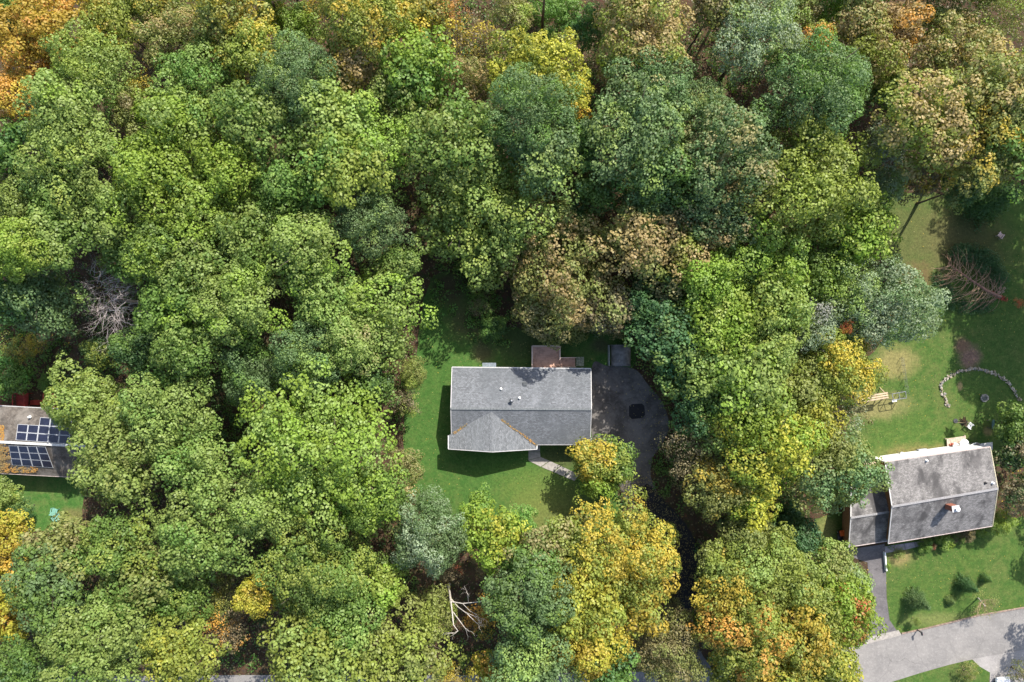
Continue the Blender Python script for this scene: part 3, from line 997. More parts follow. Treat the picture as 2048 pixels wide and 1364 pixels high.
def walls_under(parent, A, B, C, D, zt, mat, ins=.3, name="wall", inset_n=None):
    """four walls under the quad A,B,C,D (nw, ne, se, sw), set back from the eaves"""
    c = (np.array(A) + B + C + D) / 4
    q = []
    for p, z in zip((A, B, C, D), zt):
        dd = np.array(p) - c; L = np.linalg.norm(dd[:2])
        p2 = c + dd * (1 - ins * 1.35 / L); q.append((p2[0], p2[1], z))
    w = MB()
    vs = [(x, y, 0) for x, y, z in q] + q
    w.add(vs, [(i, (i + 1) % 4, (i + 1) % 4 + 4, i + 4)[::-1] for i in range(4)] + [(3, 2, 1, 0)])
    return w.build(name, mat, parent), q


o, q = walls_under(nh, bnw, bne, bse, bsw, (ZN - .12, ZN - .12, ZS - .12, ZS - .12), cedar, .28)
wn_ = MB(); a_, b_ = np.array(q[0]), np.array(q[1])
wn_.add([(a_[0], a_[1], .15), (b_[0], b_[1], .15), (b_[0], b_[1], ZN - .3), (a_[0], a_[1], ZN - .3)], [(0, 1, 2, 3)])
wn_.v = [(x + uy[0] * .04, y + uy[1] * .04, z) for x, y, z in wn_.v]
wn_.add([(x + uy[0] * .10, y + uy[1] * .10, z) for x, y, z in wn_.v], [(3, 2, 1, 0)])
wn_.f += [(0, 4, 5, 1), (1, 5, 6, 2), (2, 6, 7, 3), (3, 7, 4, 0)]
wn_.build("white_siding", white_b, nh)
for a, b, r in ((q[0], q[3], brw), (q[1], q[2], bre)):
    dx = (np.array(q[0]) - np.array(bnw))[0] if r is brw else (np.array(q[1]) - np.array(bne))[0]
    top = (r[0] + dx * .9, r[1], r[2] - .25)
    gm_ = MB(); gm_.add([a, b, top], [(0, 1, 2)]); gm_.build("gable_wall", cedar, nh)
# windows and door on the front wall, windows on the rear wall
def wall_pt(a, b, t, z): p = lerp(a, b, t); return np.array((p[0], p[1], z))


for (a, b, ts, sg) in ((q[3], q[2], (.15, .55, .82), -1), (q[0], q[1], (.2, .45, .8), 1)):
    for t in ts:
        p = wall_pt(a, b, t, 1.8); e = ux * .6
        f = MB()
        for s in (-1, 0, 1): f.bar(p + e * s + uy * sg * .03 + (0, 0, -.55), p + e * s + uy * sg * .03 + (0, 0, .55), .07)
        for s in (-.55, .55): f.bar(p - e + uy * sg * .035 + (0, 0, s), p + e + uy * sg * .035 + (0, 0, s), .08)
        w_ = f.build("window", white, nh)
        g = MB(); g.bar(p - e * .95 + uy * sg * .015, p + e * .95 + uy * sg * .015, .02, 1.05); g.build("pane", glass_m, w_)
p = wall_pt(q[3], q[2], .34, 1.1)
f = MB(); f.bar(p - ux * .47 - uy * .03, p + ux * .47 - uy * .03, .05, 2.1); dr = f.build("door", plain("door_dark_red", (.16, .04, .035), .5, .4), nh)
f = MB(); f.tube([p + ux * .38 - uy * .05, p + ux * .38 - uy * .12], .035, 8); f.build("handle", grey_metal, dr)
# chimney
ccx = V3(1902, 1014, 6.0)
ch = MB(); ch.box((ccx[0], ccx[1], 5.9), (.75, .62, 2.1), ANG)
cho = ch.build("chimney", brick_m, rS)
cho.parent = nh; cho.location = (0, 0, 0)
cc = MB(); cc.box((ccx[0], ccx[1], 6.99), (.86, .73, .10), ANG); cc.build("chimney_crown", plain("mortar_pale", (.5, .48, .47), .8, .2), cho)
cc = MB(); cc.tube([(ccx[0] + .12, ccx[1], 7.03), (ccx[0] + .12, ccx[1], 7.3)], .15, 10); cc.build("flue", white_b, cho)
cc = MB(); cc.tube([(ccx[0] + .12, ccx[1], 7.32), (ccx[0] + .12, ccx[1], 7.40)], [.26, .05], 10); cc.build("flue_cap", white_b, cho)
vent(V3(1853, 921, 4.7), .3, .10, white_b, rN)
vent(V3(1985, 966, 5.75), .3, .10, white_b, rN)
vent(V3(1971.5, 966, 5.75), .2, .09, black_p, rN)

# garage wing
gar = thing("attached_garage", "lower grey-roofed garage joined to the left end of the neighbour's house", "garage", P(1735, 1030))
ga, gb = V3(1733, 960, 2.6), V3(1775, 953, 2.6)
gr1, gr2 = V3(1701.5, 1035.5, 4.0), V3(1783, 1023, 4.0)
# left side of the garage is hidden by the tree: its rear corner lies under the crown
ga = V3(1702, 964, 2.6)
gc, gd = V3(1697.5, 1094, 2.6), V3(1779.5, 1081, 2.6)
gN = roof_slope("roof_slope", [ga, gb, gr2, gr1], roofB, gar)
gS = roof_slope("roof_slope", [gr1, gr2, gd, gc], roofB, gar)
mb = MB()
for i in range(20):
    a = lerp(gr1, gr2, i / 20); b = lerp(gr1, gr2, (i + .94) / 20)
    mb.bar(a + (0, 0, .04), b + (0, 0, .055), .26, .05)
mb.build("ridge_cap", MATS["ridge_pale"], gN)
trim("fascia", [ga, gr1, gc], gar, white, .1)
trim("gutter", [gc, gd], gar, pale_trim, .13, .12)
trim("gutter", [ga, gb], gar, white_b, .13, .12)
o, gq = walls_under(gar, ga, gb, gd, gc, (2.48, 2.48, 2.48, 2.48), plain("garage_siding", (.30, .16, .085), .8, .2, .25), .28)
f = MB(); f.add([gq[0], gq[3], (lerp(gq[0], gq[3], .5)[0], lerp(gq[0], gq[3], .5)[1], 3.85)], [(0, 1, 2)]); f.build("gable_wall", MATS["garage_siding"], gar)
a, b = wall_pt(gq[3], gq[2], .18, 1.08), wall_pt(gq[3], gq[2], .82, 1.08)
gdr = None
f = MB(); f.bar(a - uy * .03, b - uy * .03, .05, 2.1)
gdr = f.build("garage_door", white, gar)
for k in range(4):
    f = MB(); z = .32 + .52 * k
    f.bar(np.array((a[0], a[1], z)) - uy * .07, np.array((b[0], b[1], z)) - uy * .07, .03, .44); f.build("door_panel", white_b, gdr)
CLEAR.append(np.array([(1695, 950), (1770, 915), (2000, 880), (2005, 1050), (1700, 1100)], float))

# patio slab and platform behind the neighbour's house
sheet("patio", [(1751, 919), (1800, 910), (1870, 900), (1945, 889), (1985, 884), (1985, 900), (1760, 930)], .03, plain("patio_white", (.62, .60, .58), .7, .3, .15, 3), curved=False, t=.03)
sheet("side_patio", [(1728, 915), (1742, 911), (1756, 922), (1760, 955), (1732, 958)], .03, plain("patio_tan", (.36, .29, .22), .8, .2, .2, 3), curved=False, t=.03)
plt_ = thing("wooden_platform", "small tan wooden platform jutting onto the lawn behind the neighbour's house", "platform", P(1913, 886))
pw = wood_mat("platform_wood", (.38, .30, .24), (.48, .39, .31), -ANG)
A, B, C_, D = [V3(*k, .35) for k in ((1893.5, 877.5), (1931.5, 871.5), (1935.5, 896), (1895, 903))]
nbd = 11
for i in range(nbd):
    t0, t1 = i / nbd, (i + .93) / nbd
    mb = MB(); mb.slab([lerp(A, B, t0), lerp(A, B, t1), lerp(D, C_, t1), lerp(D, C_, t0)][::-1], .05); mb.build("board", pw, plt_)
for p in (A, B, C_, D): mb = MB(); mb.box((p[0] * .999, p[1], .15), (.1, .1, .3)); mb.build("support", pw, plt_)


def table(name, label, p, r, h, mat, z0=0.0, square=False):
    t = thing(name, label, "table", (p[0], p[1], z0))
    mb = MB()
    if square: mb.box((p[0], p[1], z0 + h), (r * 2, r * 1.5, .05), ANG)
    else: mb.disc((p[0], p[1], z0 + h - .02), r, .04, 20)
    mb.build("table_top", mat, t)
    for k in range(4):
        a = k * math.pi / 2 + .7
        l = MB(); l.tube([(p[0] + math.cos(a) * r * .75, p[1] + math.sin(a) * r * .6, z0), (p[0] + math.cos(a) * r * .6, p[1] + math.sin(a) * r * .5, z0 + h - .02)], .025, 6); l.build("leg", mat, t)
    return t


table("patio_table", "white round table on the wooden platform", P(1929, 887, 1.1), .55, .72, white_b, .35)
ck = MB()
gr = thing("kettle_grill", "silver-lidded round grill on the white patio, left of the grey storage box", "grill", P(1803, 909))
c = P(1803, 909, .8)
mb = MB(); mb.tube([(c[0], c[1], .62), (c[0], c[1], .75), (c[0], c[1], .86)], [.15, .30, .36], 14); mb.build("bowl", black_p, gr, True)
mb = MB(); mb.tube([(c[0], c[1], .865), (c[0], c[1], .98), (c[0], c[1], 1.08), (c[0], c[1], 1.12)], [.37, .34, .2, .04], 14); mb.build("lid", white, gr, True)
for k in range(3):
    a = 2.1 * k; mb = MB(); mb.tube([(c[0] + math.cos(a) * .14, c[1] + math.sin(a) * .14, .66), (c[0] + math.cos(a) * .34, c[1] + math.sin(a) * .34, 0)], .02, 6); mb.build("leg", grey_metal, gr)
bxx = thing("storage_box", "grey lidded storage box at the middle of the white patio", "box", P(1844, 903))
c = P(1844, 903, .4)
mb = MB(); mb.box((c[0], c[1], .30), (.95, .6, .55), ANG); mb.build("body", plain("box_grey", (.28, .30, .33), .5), bxx, bevel=.03)
mb = MB(); mb.box((c[0], c[1], .62), (1.02, .68, .07), ANG); mb.build("lid", plain("box_lid", (.38, .40, .44), .5), bxx, bevel=.02)


def chair(label, p, ang, mat, z0=0.0, name="garden_chair", w=.6):
    t = thing(name, label, "chair", (p[0], p[1], z0))
    ca, sa = math.cos(ang), math.sin(ang)
    def W(x, y, z): return (p[0] + x * ca - y * sa, p[1] + x * sa + y * ca, z0 + z)
    mb = MB()
    for k in range(5): mb.bar(W(-w / 2, -.22 + k * .11, .40 - k * .012), W(w / 2, -.22 + k * .11, .40 - k * .012), .095, .025)
    mb.build("seat", mat, t)
    mb = MB()
    for k in range(5): mb.bar(W(-w / 2 + .06 + k * w * .2, .26, .38), W(-w / 2 + .04 + k * w * .21, .52, 1.0), .10, .025)
    mb.build("backrest", mat, t)
    for s in (-1, 1):
        mb = MB(); mb.bar(W(s * (w / 2 + .05), -.28, .60), W(s * (w / 2 + .05), .36, .60), .11, .03); mb.build("armrest", mat, t)
        for y in (-.24, .30):
            mb = MB(); mb.bar(W(s * (w / 2 + .02), y, 0), W(s * (w / 2 + .02), y, .60), .06); mb.build("leg", mat, t)
    return t


chair("white chair pulled up at the left of the round table on the platform", P(1912, 893, 1), 1.2, white_b, .35)
chair("pale chair on the white patio near its right end", P(1950, 893, .5), -.4, white)
o = MB(); c = P(1905, 890, .5); o.box((c[0], c[1], .43), (.62, .45, .16), .3); tag(o.build("seat_cushion", plain("cushion_red", (.50, .13, .08), .8), None, bevel=.05), "red cushion lying on the wooden platform", "cushion")
bt = MB(); bt.tube([P(1935, 893, 1.2), P(1952, 886, 1.5)], .06, 8); tag(bt.build("furled_umbrella", white_b), "white furled umbrella lying across the patio's right end", "umbrella")
# tan sun umbrella on the side patio
um = thing("patio_umbrella", "tan round sun umbrella between the garage and the back lawn", "umbrella", P(1742, 940))
c = P(1739, 938, 2.3)
cols = [plain("canvas_tan", (.40, .30, .22), .9, .1), plain("canvas_brown", (.26, .17, .12), .9, .1)]
for k in range(8):
    a0, a1 = k * math.pi / 4, (k + 1) * math.pi / 4
    mb = MB(); mb.add([(c[0], c[1], 2.75), (c[0] + math.cos(a0) * 1.15, c[1] + math.sin(a0) * 1.15, 2.25), (c[0] + math.cos((a0 + a1) / 2) * 1.06, c[1] + math.sin((a0 + a1) / 2) * 1.06, 2.2), (c[0] + math.cos(a1) * 1.15, c[1] + math.sin(a1) * 1.15, 2.25)],
                      [(0, 1, 2), (0, 2, 3)])
    pp = mb.build("canopy_panel", cols[k in (5, 6)], um); s_ = pp.modifiers.new("thick", 'SOLIDIFY'); s_.thickness = .01
mb = MB(); mb.tube([(c[0], c[1], 0), (c[0], c[1], 2.85)], .03, 8); mb.build("pole", white, um)
mb = MB(); mb.disc((c[0], c[1], .03), .3, .08, 16); mb.build("base", dark_metal, um)

# riding mower by the garage wall
rm = thing("riding_mower", "orange and black riding mower parked against the garage's left wall", "mower", P(1682, 1075))
c = P(1682, 1074); am = math.radians(98)
def RM(x, y, z):
    return (c[0] + x * math.cos(am) - y * math.sin(am), c[1] + x * math.sin(am) + y * math.cos(am), z)
org = plain("mower_orange", (.75, .14, .03), .35, .5, var=.1)
mb = MB(); mb.box(RM(-.05, 0, .32), (1.5, .62, .14), am); mb.build("chassis", black_p, rm, bevel=.03)
mb = MB()
prof_h = [(.28, .40), (.28, .74), (.55, .80), (.85, .74), (.95, .60), (.95, .38)]
vs = [RM(x, -.27, z) for x, z in prof_h] + [RM(x, .27, z) for x, z in prof_h]
mb.add(vs, [tuple(range(6)), tuple(range(11, 5, -1))] + [(i, i + 6, (i + 1) % 6 + 6, (i + 1) % 6) for i in range(6)])
mb.build("hood", org, rm, bevel=.05)
mb = MB(); mb.box(RM(-.35, 0, .58), (.46, .48, .12), am); mb.build("seat", black_p, rm, bevel=.04)
mb = MB(); mb.box(RM(-.60, 0, .80), (.10, .46, .42), am); mb.build("seat_back", black_p, rm, bevel=.04)
mb = MB(); mb.box(RM(.1, 0, .18), (.7, 1.05, .16), am); mb.build("cutting_deck", dark_metal, rm, bevel=.05)
mb = MB(); mb.tube([RM(.25, 0, .6), RM(.05, 0, .95)], .025, 6); mb.tube([RM(.05 + .02 * math.sin(k), .2 * math.cos(k * .524), .95 + .2 * math.sin(k * .524) * .5) for k in range(13)], .02, 6); mb.build("steering_wheel", black_p, rm)
for x, r, w in ((.72, .2, .5), (-.55, .28, .62)):
    for s in (-1, 1):
        mb = MB(); mb.tube([RM(x, s * w * .6, r), RM(x, s * w * .88, r)], r, 16); wh = mb.build("wheel", black_p, rm)
        mb = MB(); mb.tube([RM(x, s * w * .88, r), RM(x, s * w * .90, r)], r * .5, 12); mb.build("rim", org if x < 0 else white, wh)
# low white edging wall beside the neighbour's driveway
mb = MB(); mb.bar(P(1768.5, 1104, .25), P(1772, 1141, .25), .14, .5)
tag(mb.build("edging_wall", white_b), "low white wall edging the top of the neighbour's driveway", "wall")

# ------------------------------------------------------------------ left house with solar panels
lh = thing("solar_house", "dark-roofed house with solar panels cut by the left edge", "house", P(80, 880))
AL = math.radians(-3.0)
roofC = shingle_mat("shingles_brown", (.10, .085, .072), -AL, .6, (.20, .18, .16), gran=.8, moss=((.05, .045, .04), .3))
LE, LR = 3.0, 5.2
lnw, lne = V3(-70, 808, LE), V3(212, 823, LE)
lrw, lre = V3(-72, 880, LR), V3(210, 894.5, LR)
lsw, lse = V3(-70, 943, LE), V3(214, 958, LE)
lN = roof_slope("roof_slope", [lnw, lne, lre, lrw], roofC, lh)
lS = roof_slope("roof_slope", [lrw, lre, lse, lsw], roofC, lh)
trim("gutter", [lnw, lne], lh, white, .14, .12); trim("gutter", [lsw, lse], lh, pale_trim, .10, .10)
trim("fascia", [lne, lre, lse], lh, white, .10)
mb = MB()
for i in range(60):
    a = lerp(lrw, lre, i / 60); b = lerp(lrw, lre, (i + .95) / 60)
    mb.bar(a + (0, 0, .04), b + (0, 0, .055), .30, .05)
mb.build("ridge_cap", plain("ridge_white", (.50, .49, .47), .7, .2, .15, 5), lN)
walls_under(lh, lnw, lne, lse, lsw, (LE - .12,) * 4, plain("siding_red", (.22, .07, .05), .8, .2), .3)
vent(V3(59.5, 834, 3.9), .3, .11, white_b, lN)
vent(V3(206, 870, 4.6), .3, .14, white_b, lN)
pv = plain("solar_glass", (.012, .014, .030), .22, .4, var=.25, scale=2)
pvf = plain("solar_frame", (.45, .46, .48), .4, .5, .1)


def on_plane(px, py, A, B, C, dz):
    """place of a photo pixel on the plane through A, B, C, raised dz"""
    n = np.cross(np.array(B) - A, np.array(C) - A); n = n / np.linalg.norm(n)
    if n[2] < 0: n = -n
    d0 = np.array(((px - 1024) / F, (682 - py) / F, -1.0)); o0 = np.array((0, 0, CAM_H))
    t = np.dot(np.array(A) + n * dz - o0, n) / np.dot(d0, n)
    return o0 + d0 * t


def panel(quad, parent):
    q = [np.array(p) for p in quad]
    c = sum(q) / 4
    ins = [c + (p - c) * .93 for p in q]
    t = thing("solar_panel", None, None, q[3]); del_ = None
    t.parent = parent; t.location = Vector([float(v) for v in q[3]]) - absloc(parent)
    return t, q, ins


def solar(quad, parent):
    q = [np.array(p) for p in quad]; c = sum(q) / 4
    fr = MB(); fr.slab([c + (p - c) * .965 for p in q][::-1], .04); po = fr.build("solar_panel", pvf, parent)
    gl = MB(); gl.slab([c + (p - c) * .90 + (0, 0, .006) for p in q][::-1], .01); gl.build("cell_glass", pv, po)


def grid(c00, c10, c11, c01, nx, ny, skip, A, B, C, parent):
    for i in range(nx):
        for j in range(ny):
            if (i, j) in skip: continue
            def bp(u, v):
                a = (c00[0] * (1 - u) + c10[0] * u, c00[1] * (1 - u) + c10[1] * u); b = (c01[0] * (1 - u) + c11[0] * u, c01[1] * (1 - u) + c11[1] * u)
                return on_plane(a[0] * (1 - v) + b[0] * v, a[1] * (1 - v) + b[1] * v, A, B, C, .12)
            solar([bp(i / nx, j / ny), bp((i + 1) / nx, j / ny), bp((i + 1) / nx, (j + 1) / ny), bp(i / nx, (j + 1) / ny)], parent)


grid((37.5, 832), (144, 838), (138, 888), (31, 880), 5, 3, {(0, 0), (1, 0)}, lnw, lne, lre, lh)
grid((17, 891), (91, 893.5), (107, 936), (24, 930), 4, 3, set(), lrw, lre, lse, lh)
n_ = 5200
xx = rng.uniform(-8, 75, n_); yy = rng.uniform(888, 945, n_)
keep = rng.random(n_) < np.clip(1.2 - (xx + 5) / 22 + .5 * np.sin(yy * .4), 0.02 + .55 * np.clip((yy - 928) / 14, 0, 1), 1)
keep &= ~((xx > 19 + (yy - 890) * .12) & (yy < 932)) & (rng.random(n_) < .45 + .75 * (np.sin(xx * .35 + yy * .2) * np.cos(yy * .31) + .5))
Q = np.array([on_plane(a, b, lrw, lre, lse, .03 + rng.uniform(0, .05)) for a, b in zip(xx[keep], yy[keep])])
LEAFJOBS.append((Q, 'fallen_leaves', leaf_mat('peach+orange:.45'), .09))
xx = rng.uniform(-8, 8, 260); yy = rng.uniform(850, 884, 260)
LEAFJOBS.append((np.array([on_plane(a, b, lnw, lne, lre, .04) for a, b in zip(xx, yy)]), 'fallen_leaves', leaf_mat('orange+peach:.6'), .09))
CLEAR.append(np.array([(-60, 806), (215, 820), (215, 955), (-60, 945)], float))
# red deck pieces behind the solar house
redw = wood_mat("deck_red", (.20, .025, .018), (.30, .045, .03), 0.0)
for (pa, pb, lab, nm) in (((34, 786), (57, 812), "red wooden deck behind the solar-panelled roof, left part", "red_deck"), ((95, 787), (116, 818), "narrower red deck section right of the larger red one, behind the solar roof", "red_deck")):
    z = 1.1
    a, b = V3(*pa, z), V3(*pb, z)
    rd = thing(nm, lab, "deck", ((a[0] + b[0]) / 2, (a[1] + b[1]) / 2, 0))
    nb = 9
    for i in range(nb):
        t0 = i / nb
        mb = MB(); x = a[0] + (b[0] - a[0]) * (t0 + .5 / nb); mb.box((x, (a[1] + b[1]) / 2, z), ((b[0] - a[0]) / nb * .93, abs(a[1] - b[1]), .04)); mb.build("board", redw, rd)
    for x in (a[0], b[0]):
        mb = MB(); mb.bar((x, a[1], z + .9), (x, b[1], z + .9), .12, .05); mb.bar((x, a[1], z + .1), (x, b[1], z + .1), .05, .06)
        m = 8
        for k in range(m + 1):
            y = a[1] + (b[1] - a[1]) * k / m; mb.bar((x, y, z), (x, y, z + .9), .04)
        mb.build("railing", redw, rd)
    mb = MB(); mb.bar((a[0], a[1], z + .9), (b[0], a[1], z + .9), .12, .05)
    for k in range(9): xk = a[0] + (b[0] - a[0]) * k / 8; mb.bar((xk, a[1], z), (xk, a[1], z + .9), .04)
    mb.build("railing", redw, rd)
    for x in (a[0] + .1, b[0] - .1):
        for y in (a[1] - .1, b[1] + .1): mb = MB(); mb.box((x, y, z / 2), (.1, .1, z - .04)); mb.build("post", redw, rd)
rb = thing("red_bench", "low red bench between the two red deck sections behind the solar roof", "bench", V3(72, 804, 0))
a, b = V3(60, 800, .5), V3(85, 810, .5)
for k in range(4): mb = MB(); y = a[1] + (b[1] - a[1]) * (k + .5) / 4; mb.box(((a[0] + b[0]) / 2, y, .5), (b[0] - a[0], .13, .04)); mb.build("slat", redw, rb)
for x in (a[0] + .15, b[0] - .15): mb = MB(); mb.box((x, (a[1] + b[1]) / 2, .24), (.08, .5, .47)); mb.build("leg", redw, rb)
tealm = plain("chair_teal", (.16, .34, .28), .5, .4)
chair("upper teal garden chair on the left lawn", P(113, 1020), 2.9, tealm, w=.65)
chair("lower teal garden chair on the left lawn", P(120, 1032), 2.2, tealm, w=.65)

# ------------------------------------------------------------------ neighbour's back garden
arc = [(1896, 812), (1892, 803), (1888, 794), (1884, 784), (1880, 775), (1883, 766), (1890, 758), (1898, 752), (1908, 747), (1918, 743), (1930, 740), (1942, 738), (1953, 737), (1964, 740), (1976, 744),
       (1988, 747), (1998, 753), (2008, 758), (2016, 765), (2022, 773), (2028, 782), (2033, 792), (2040, 800)]
wl = thing("stone_edging", "curved row of tan and grey stones around the round lawn bed", "stone wall", P(1950, 745))
stm = [plain("stone_tan", (.30, .25, .17), .9, .1, .4, 5), plain("stone_grey", (.24, .23, .21), .9, .1, .4, 5), plain("stone_pale", (.38, .34, .28), .9, .1, .3, 5)]
cp = catmull(arc, 5, closed=False)
stone_meshes = []
for k in range(6):
    bm = bmesh.new(); bmesh.ops.create_icosphere(bm, subdivisions=1, radius=.5)
    for v in bm.verts:
        v.co *= R_.uniform(.75, 1.15); v.co.z *= .7
    me = bpy.data.meshes.new("stone_mesh"); bm.to_mesh(me); bm.free(); me.materials.append(stm[0]); stone_meshes.append(me)


def stone(x, y, z, s, parent, mat):
    o = bpy.data.objects.new("stone", R_.choice(stone_meshes)); COL.objects.link(o); o.parent = parent
    o.location = Vector((x, y, z)) - absloc(parent)
    o.scale = (s * R_.uniform(.9, 1.4), s * R_.uniform(.7, 1.0), s * R_.uniform(.6, .9)); o.rotation_euler = (R_.uniform(-.3, .3), R_.uniform(-.3, .3), R_.uniform(0, 6.28))
    o.material_slots[0].link = 'OBJECT'; o.material_slots[0].material = mat


for i, p in enumerate(cp):
    for k in range(2 if i % 3 else 3):
        if len(wl.children) > 290: break
        q_ = P(p[0] + R_.gauss(0, 1.5), p[1] + R_.gauss(0, 1.5))
        stone(q_[0], q_[1], .04 + .14 * (k == 0), R_.choice((.14, .18, .22, .28, .34)), wl, R_.choice(stm))
fp = thing("fire_ring", "round grey stone ring with dark centre on the round lawn bed", "fire pit", P(1968, 796))
c = P(1968, 796)
for k in range(14):
    a = k * 2 * math.pi / 14
    stone(c[0] + math.cos(a) * .42, c[1] + math.sin(a) * .42, .15, .26, fp, stm[1])
mb = MB(); mb.disc((c[0], c[1], .02), .38, .12, 16); mb.build("ash_bed", plain("ash", (.10, .11, .10), .95, .1, .4, 8), fp)
tt = thing("round_table_top", "dark teal round table top standing on edge on the lawn", "table top", P(1981, 850))
c = P(1981, 848)
tm_ = plain("teal_dark", (.05, .11, .12), .4, .4)
mb = MB(); mb.tube([(c[0] - .06, c[1], .58), (c[0] + .03, c[1], .66)], .62, 22); mb.build("top", tm_, tt)
mb = MB(); mb.tube([(c[0] - .06, c[1] - .55, .05), (c[0] - .5, c[1] - .4, .02)], .03, 6); mb.tube([(c[0] - .06, c[1] + .55, .05), (c[0] - .5, c[1] + .4, .02)], .03, 6); mb.build("stand", dark_metal, tt)
um2 = thing("half_furled_umbrella", "half-folded brown and black sun umbrella on the lawn above the wooden platform", "umbrella", P(1929, 846))
c = P(1929, 845, 2.0)
for k in range(6):
    a0, a1 = k * math.pi / 3 + .3, (k + 1) * math.pi / 3 + .1
    r0 = R_.uniform(.45, .95); r1 = R_.uniform(.4, .7)
    mb = MB(); mb.add([(c[0], c[1], 2.5), (c[0] + math.cos(a0) * r0, c[1] + math.sin(a0) * r0, 1.55), (c[0] + math.cos((a0 + a1) / 2) * r1 * .5, c[1] + math.sin((a0 + a1) / 2) * r1 * .5, 1.5), (c[0] + math.cos(a1) * r0, c[1] + math.sin(a1) * r0, 1.65)],
                      [(0, 1, 2), (0, 2, 3)])
    pp = mb.build("canopy_panel", [plain("canvas_olive", (.22, .16, .11), .9, .1), plain("canvas_black", (.035, .035, .035), .8, .1)][k in (0, 3)], um2); s_ = pp.modifiers.new("thick", 'SOLIDIFY'); s_.thickness = .012
mb = MB(); mb.tube([(c[0], c[1], 0), (c[0], c[1], 2.75)], .03, 8); mb.build("pole", dark_metal, um2)
mb = MB(); mb.disc((c[0], c[1], 0.005), .28, .09, 16); mb.build("base", dark_metal, um2)
chair("white chair under the half-folded brown umbrella", P(1936, 851), .9, white_b, name="lawn_chair", w=.5)
chair("pale pink chair alone on the shaded back lawn near the right edge", P(1997, 471), 2.5, plain("chair_pink", (.6, .45, .42), .5), name="lawn_chair", w=.5)
# swing frame with timber bench and wire fence
sw_ = thing("garden_swing_frame", "pale timber swing frame on the back lawn beside the olive-gold tree", "swing frame", P(1760, 800))
tw = wood_mat("timber_pale", (.40, .30, .20), (.52, .40, .28), -ANG)
a, b = V3(1716, 800, 2.0), V3(1776, 790, 2.0)
for s in (-.28, 0, .28):
    mb = MB(); mb.bar(a + uy * s, b + uy * s, .17, .12); mb.build("beam", tw, sw_)
for t in (.03, .5, .97):
    for s in (-1, 1):
        p = lerp(a, b, t); mb = MB(); mb.bar(p + (0, 0, -.06), np.array((p[0], p[1], 0)) + uy * s * .8 + ux * .12, .09); mb.build("leg", tw, sw_)
for t in (.3, .42):
    p = lerp(a, b, t); mb = MB(); mb.tube([p, (p[0], p[1], .5)], .012, 5); mb.build("rope", grey_metal, sw_)
p = lerp(a, b, .36); mb = MB(); mb.box((p[0], p[1], .5), (.55, .22, .04), ANG); mb.build("swing_seat", tw, sw_)
fr = thing("wire_garden_frame", "grey metal frame at the right end of the timber swing frame", "climbing frame", P(1797, 795))
g1, g2, g3, g4 = V3(1784, 788, 1.9), V3(1811, 783, 1.9), V3(1813, 796, 1.9), V3(1787, 800, 1.9)
mb = MB()
for p, q2 in ((g1, g2), (g2, g3), (g3, g4), (g4, g1), (lerp(g1, g2, .5), lerp(g4, g3, .5))): mb.tube([p, q2], .045, 6)
mb.build("top_frame", grey_metal, fr)
for p in (g1, g2, g3, g4):
    mb = MB(); mb.tube([p, (p[0], p[1], 0)], .04, 6); mb.build("leg", grey_metal, fr)
mb = MB(); p = (g3 + g4) / 2; mb.box((p[0], p[1] - .3, .45), (.6, .3, .05), ANG); mb.build("swing_seat", white_b, fr)
fe = thing("wire_fence", "thin grey wire fence running up the lawn to the silver-green tree", "fence", P(1808, 750))
f0, f1 = P(1811, 786), P(1800, 716)
for k in range(6):
    p = lerp(f0, f1, k / 5); mb = MB(); mb.tube([p, p + (0, 0, .95)], .028, 6); mb.build("post", stm[1], fe)
mb = MB()
for z in (.25, .5, .75, .93): mb.tube([f0 + (0, 0, z), f1 + (0, 0, z)], .010, 4)
mb.build("wire", grey_metal, fe)


# ------------------------------------------------------------------ bare and fallen trees
def branch_set(mb, p, d, L, r, depth, spread=.6, curl=.25, n=5, kids=3, flat=0.0, rr=R_):
    pts = [Vector(p)]; rd = [r]
    d = Vector(d).normalized()
    for i in range(n):
        d = (d + Vector((rr.uniform(-1, 1), rr.uniform(-1, 1), rr.uniform(-1, 1) * (1 - flat))) * curl).normalized()
        pts.append(pts[-1] + d * (L / n)); rd.append(r * (1 - .75 * (i + 1) / n))
    mb.tube(pts, rd, 5 if r > .05 else 3, cap=False)
    if depth > 0:
        for k in range(kids):
            i = rr.randint(1, n)
            q = pts[i]; a = rr.uniform(0, 6.28)
            e = (d + Vector((math.cos(a), math.sin(a), rr.uniform(-.5, .6) * (1 - flat))) * spread * 1.5).normalized()
            branch_set(mb, q, e, L * rr.uniform(.45, .7), rd[i] * .7, depth - 1, spread, curl, n, kids, flat, rr)


grey_bark = plain("bark_dead_grey", (.48, .42, .40), .9, .1, .35, 5)
dead = thing("dead_brush_tree", "leafless grey dead tree with tangled curved branches in the left wood", "dead tree", P(345, 640, 0) * 0 + np.array(P(215, 605, 9)) * np.array((1, 1, 0)))
dc = P(212, 598, 9.5)
mb = MB(); mb.tube([(dc[0], dc[1], 0), (dc[0] + .1, dc[1], 4), (dc[0], dc[1] + .1, 7.5)], [.28, .22, .16], 8); mb.build("trunk", grey_bark, dead)
for k in range(64):
    mb = MB(); a = k * 2.4; u = R_.random()
    off = Vector((math.cos(a) * 1.6 * u - (.9 if k % 2 else -.5), math.sin(a) * 2.6 * u + (1.2 if k % 2 else -1.3), R_.uniform(-2.5, .5)))
    branch_set(mb, Vector(dc) + off * 1.0, (math.cos(a) * .6 + .5, math.sin(a) * .7 - .35, .25), 2.6, .034, 2, .5, .45, 5, 4)
    mb.build("branch", grey_bark, dead)
snag_m = plain("bark_white", (.48, .43, .38), .8, .2, .2, 4)
snag = thing("dead_snag", "tall white leafless tree with forked bare branches, bottom centre", "dead tree", P(899, 1168))
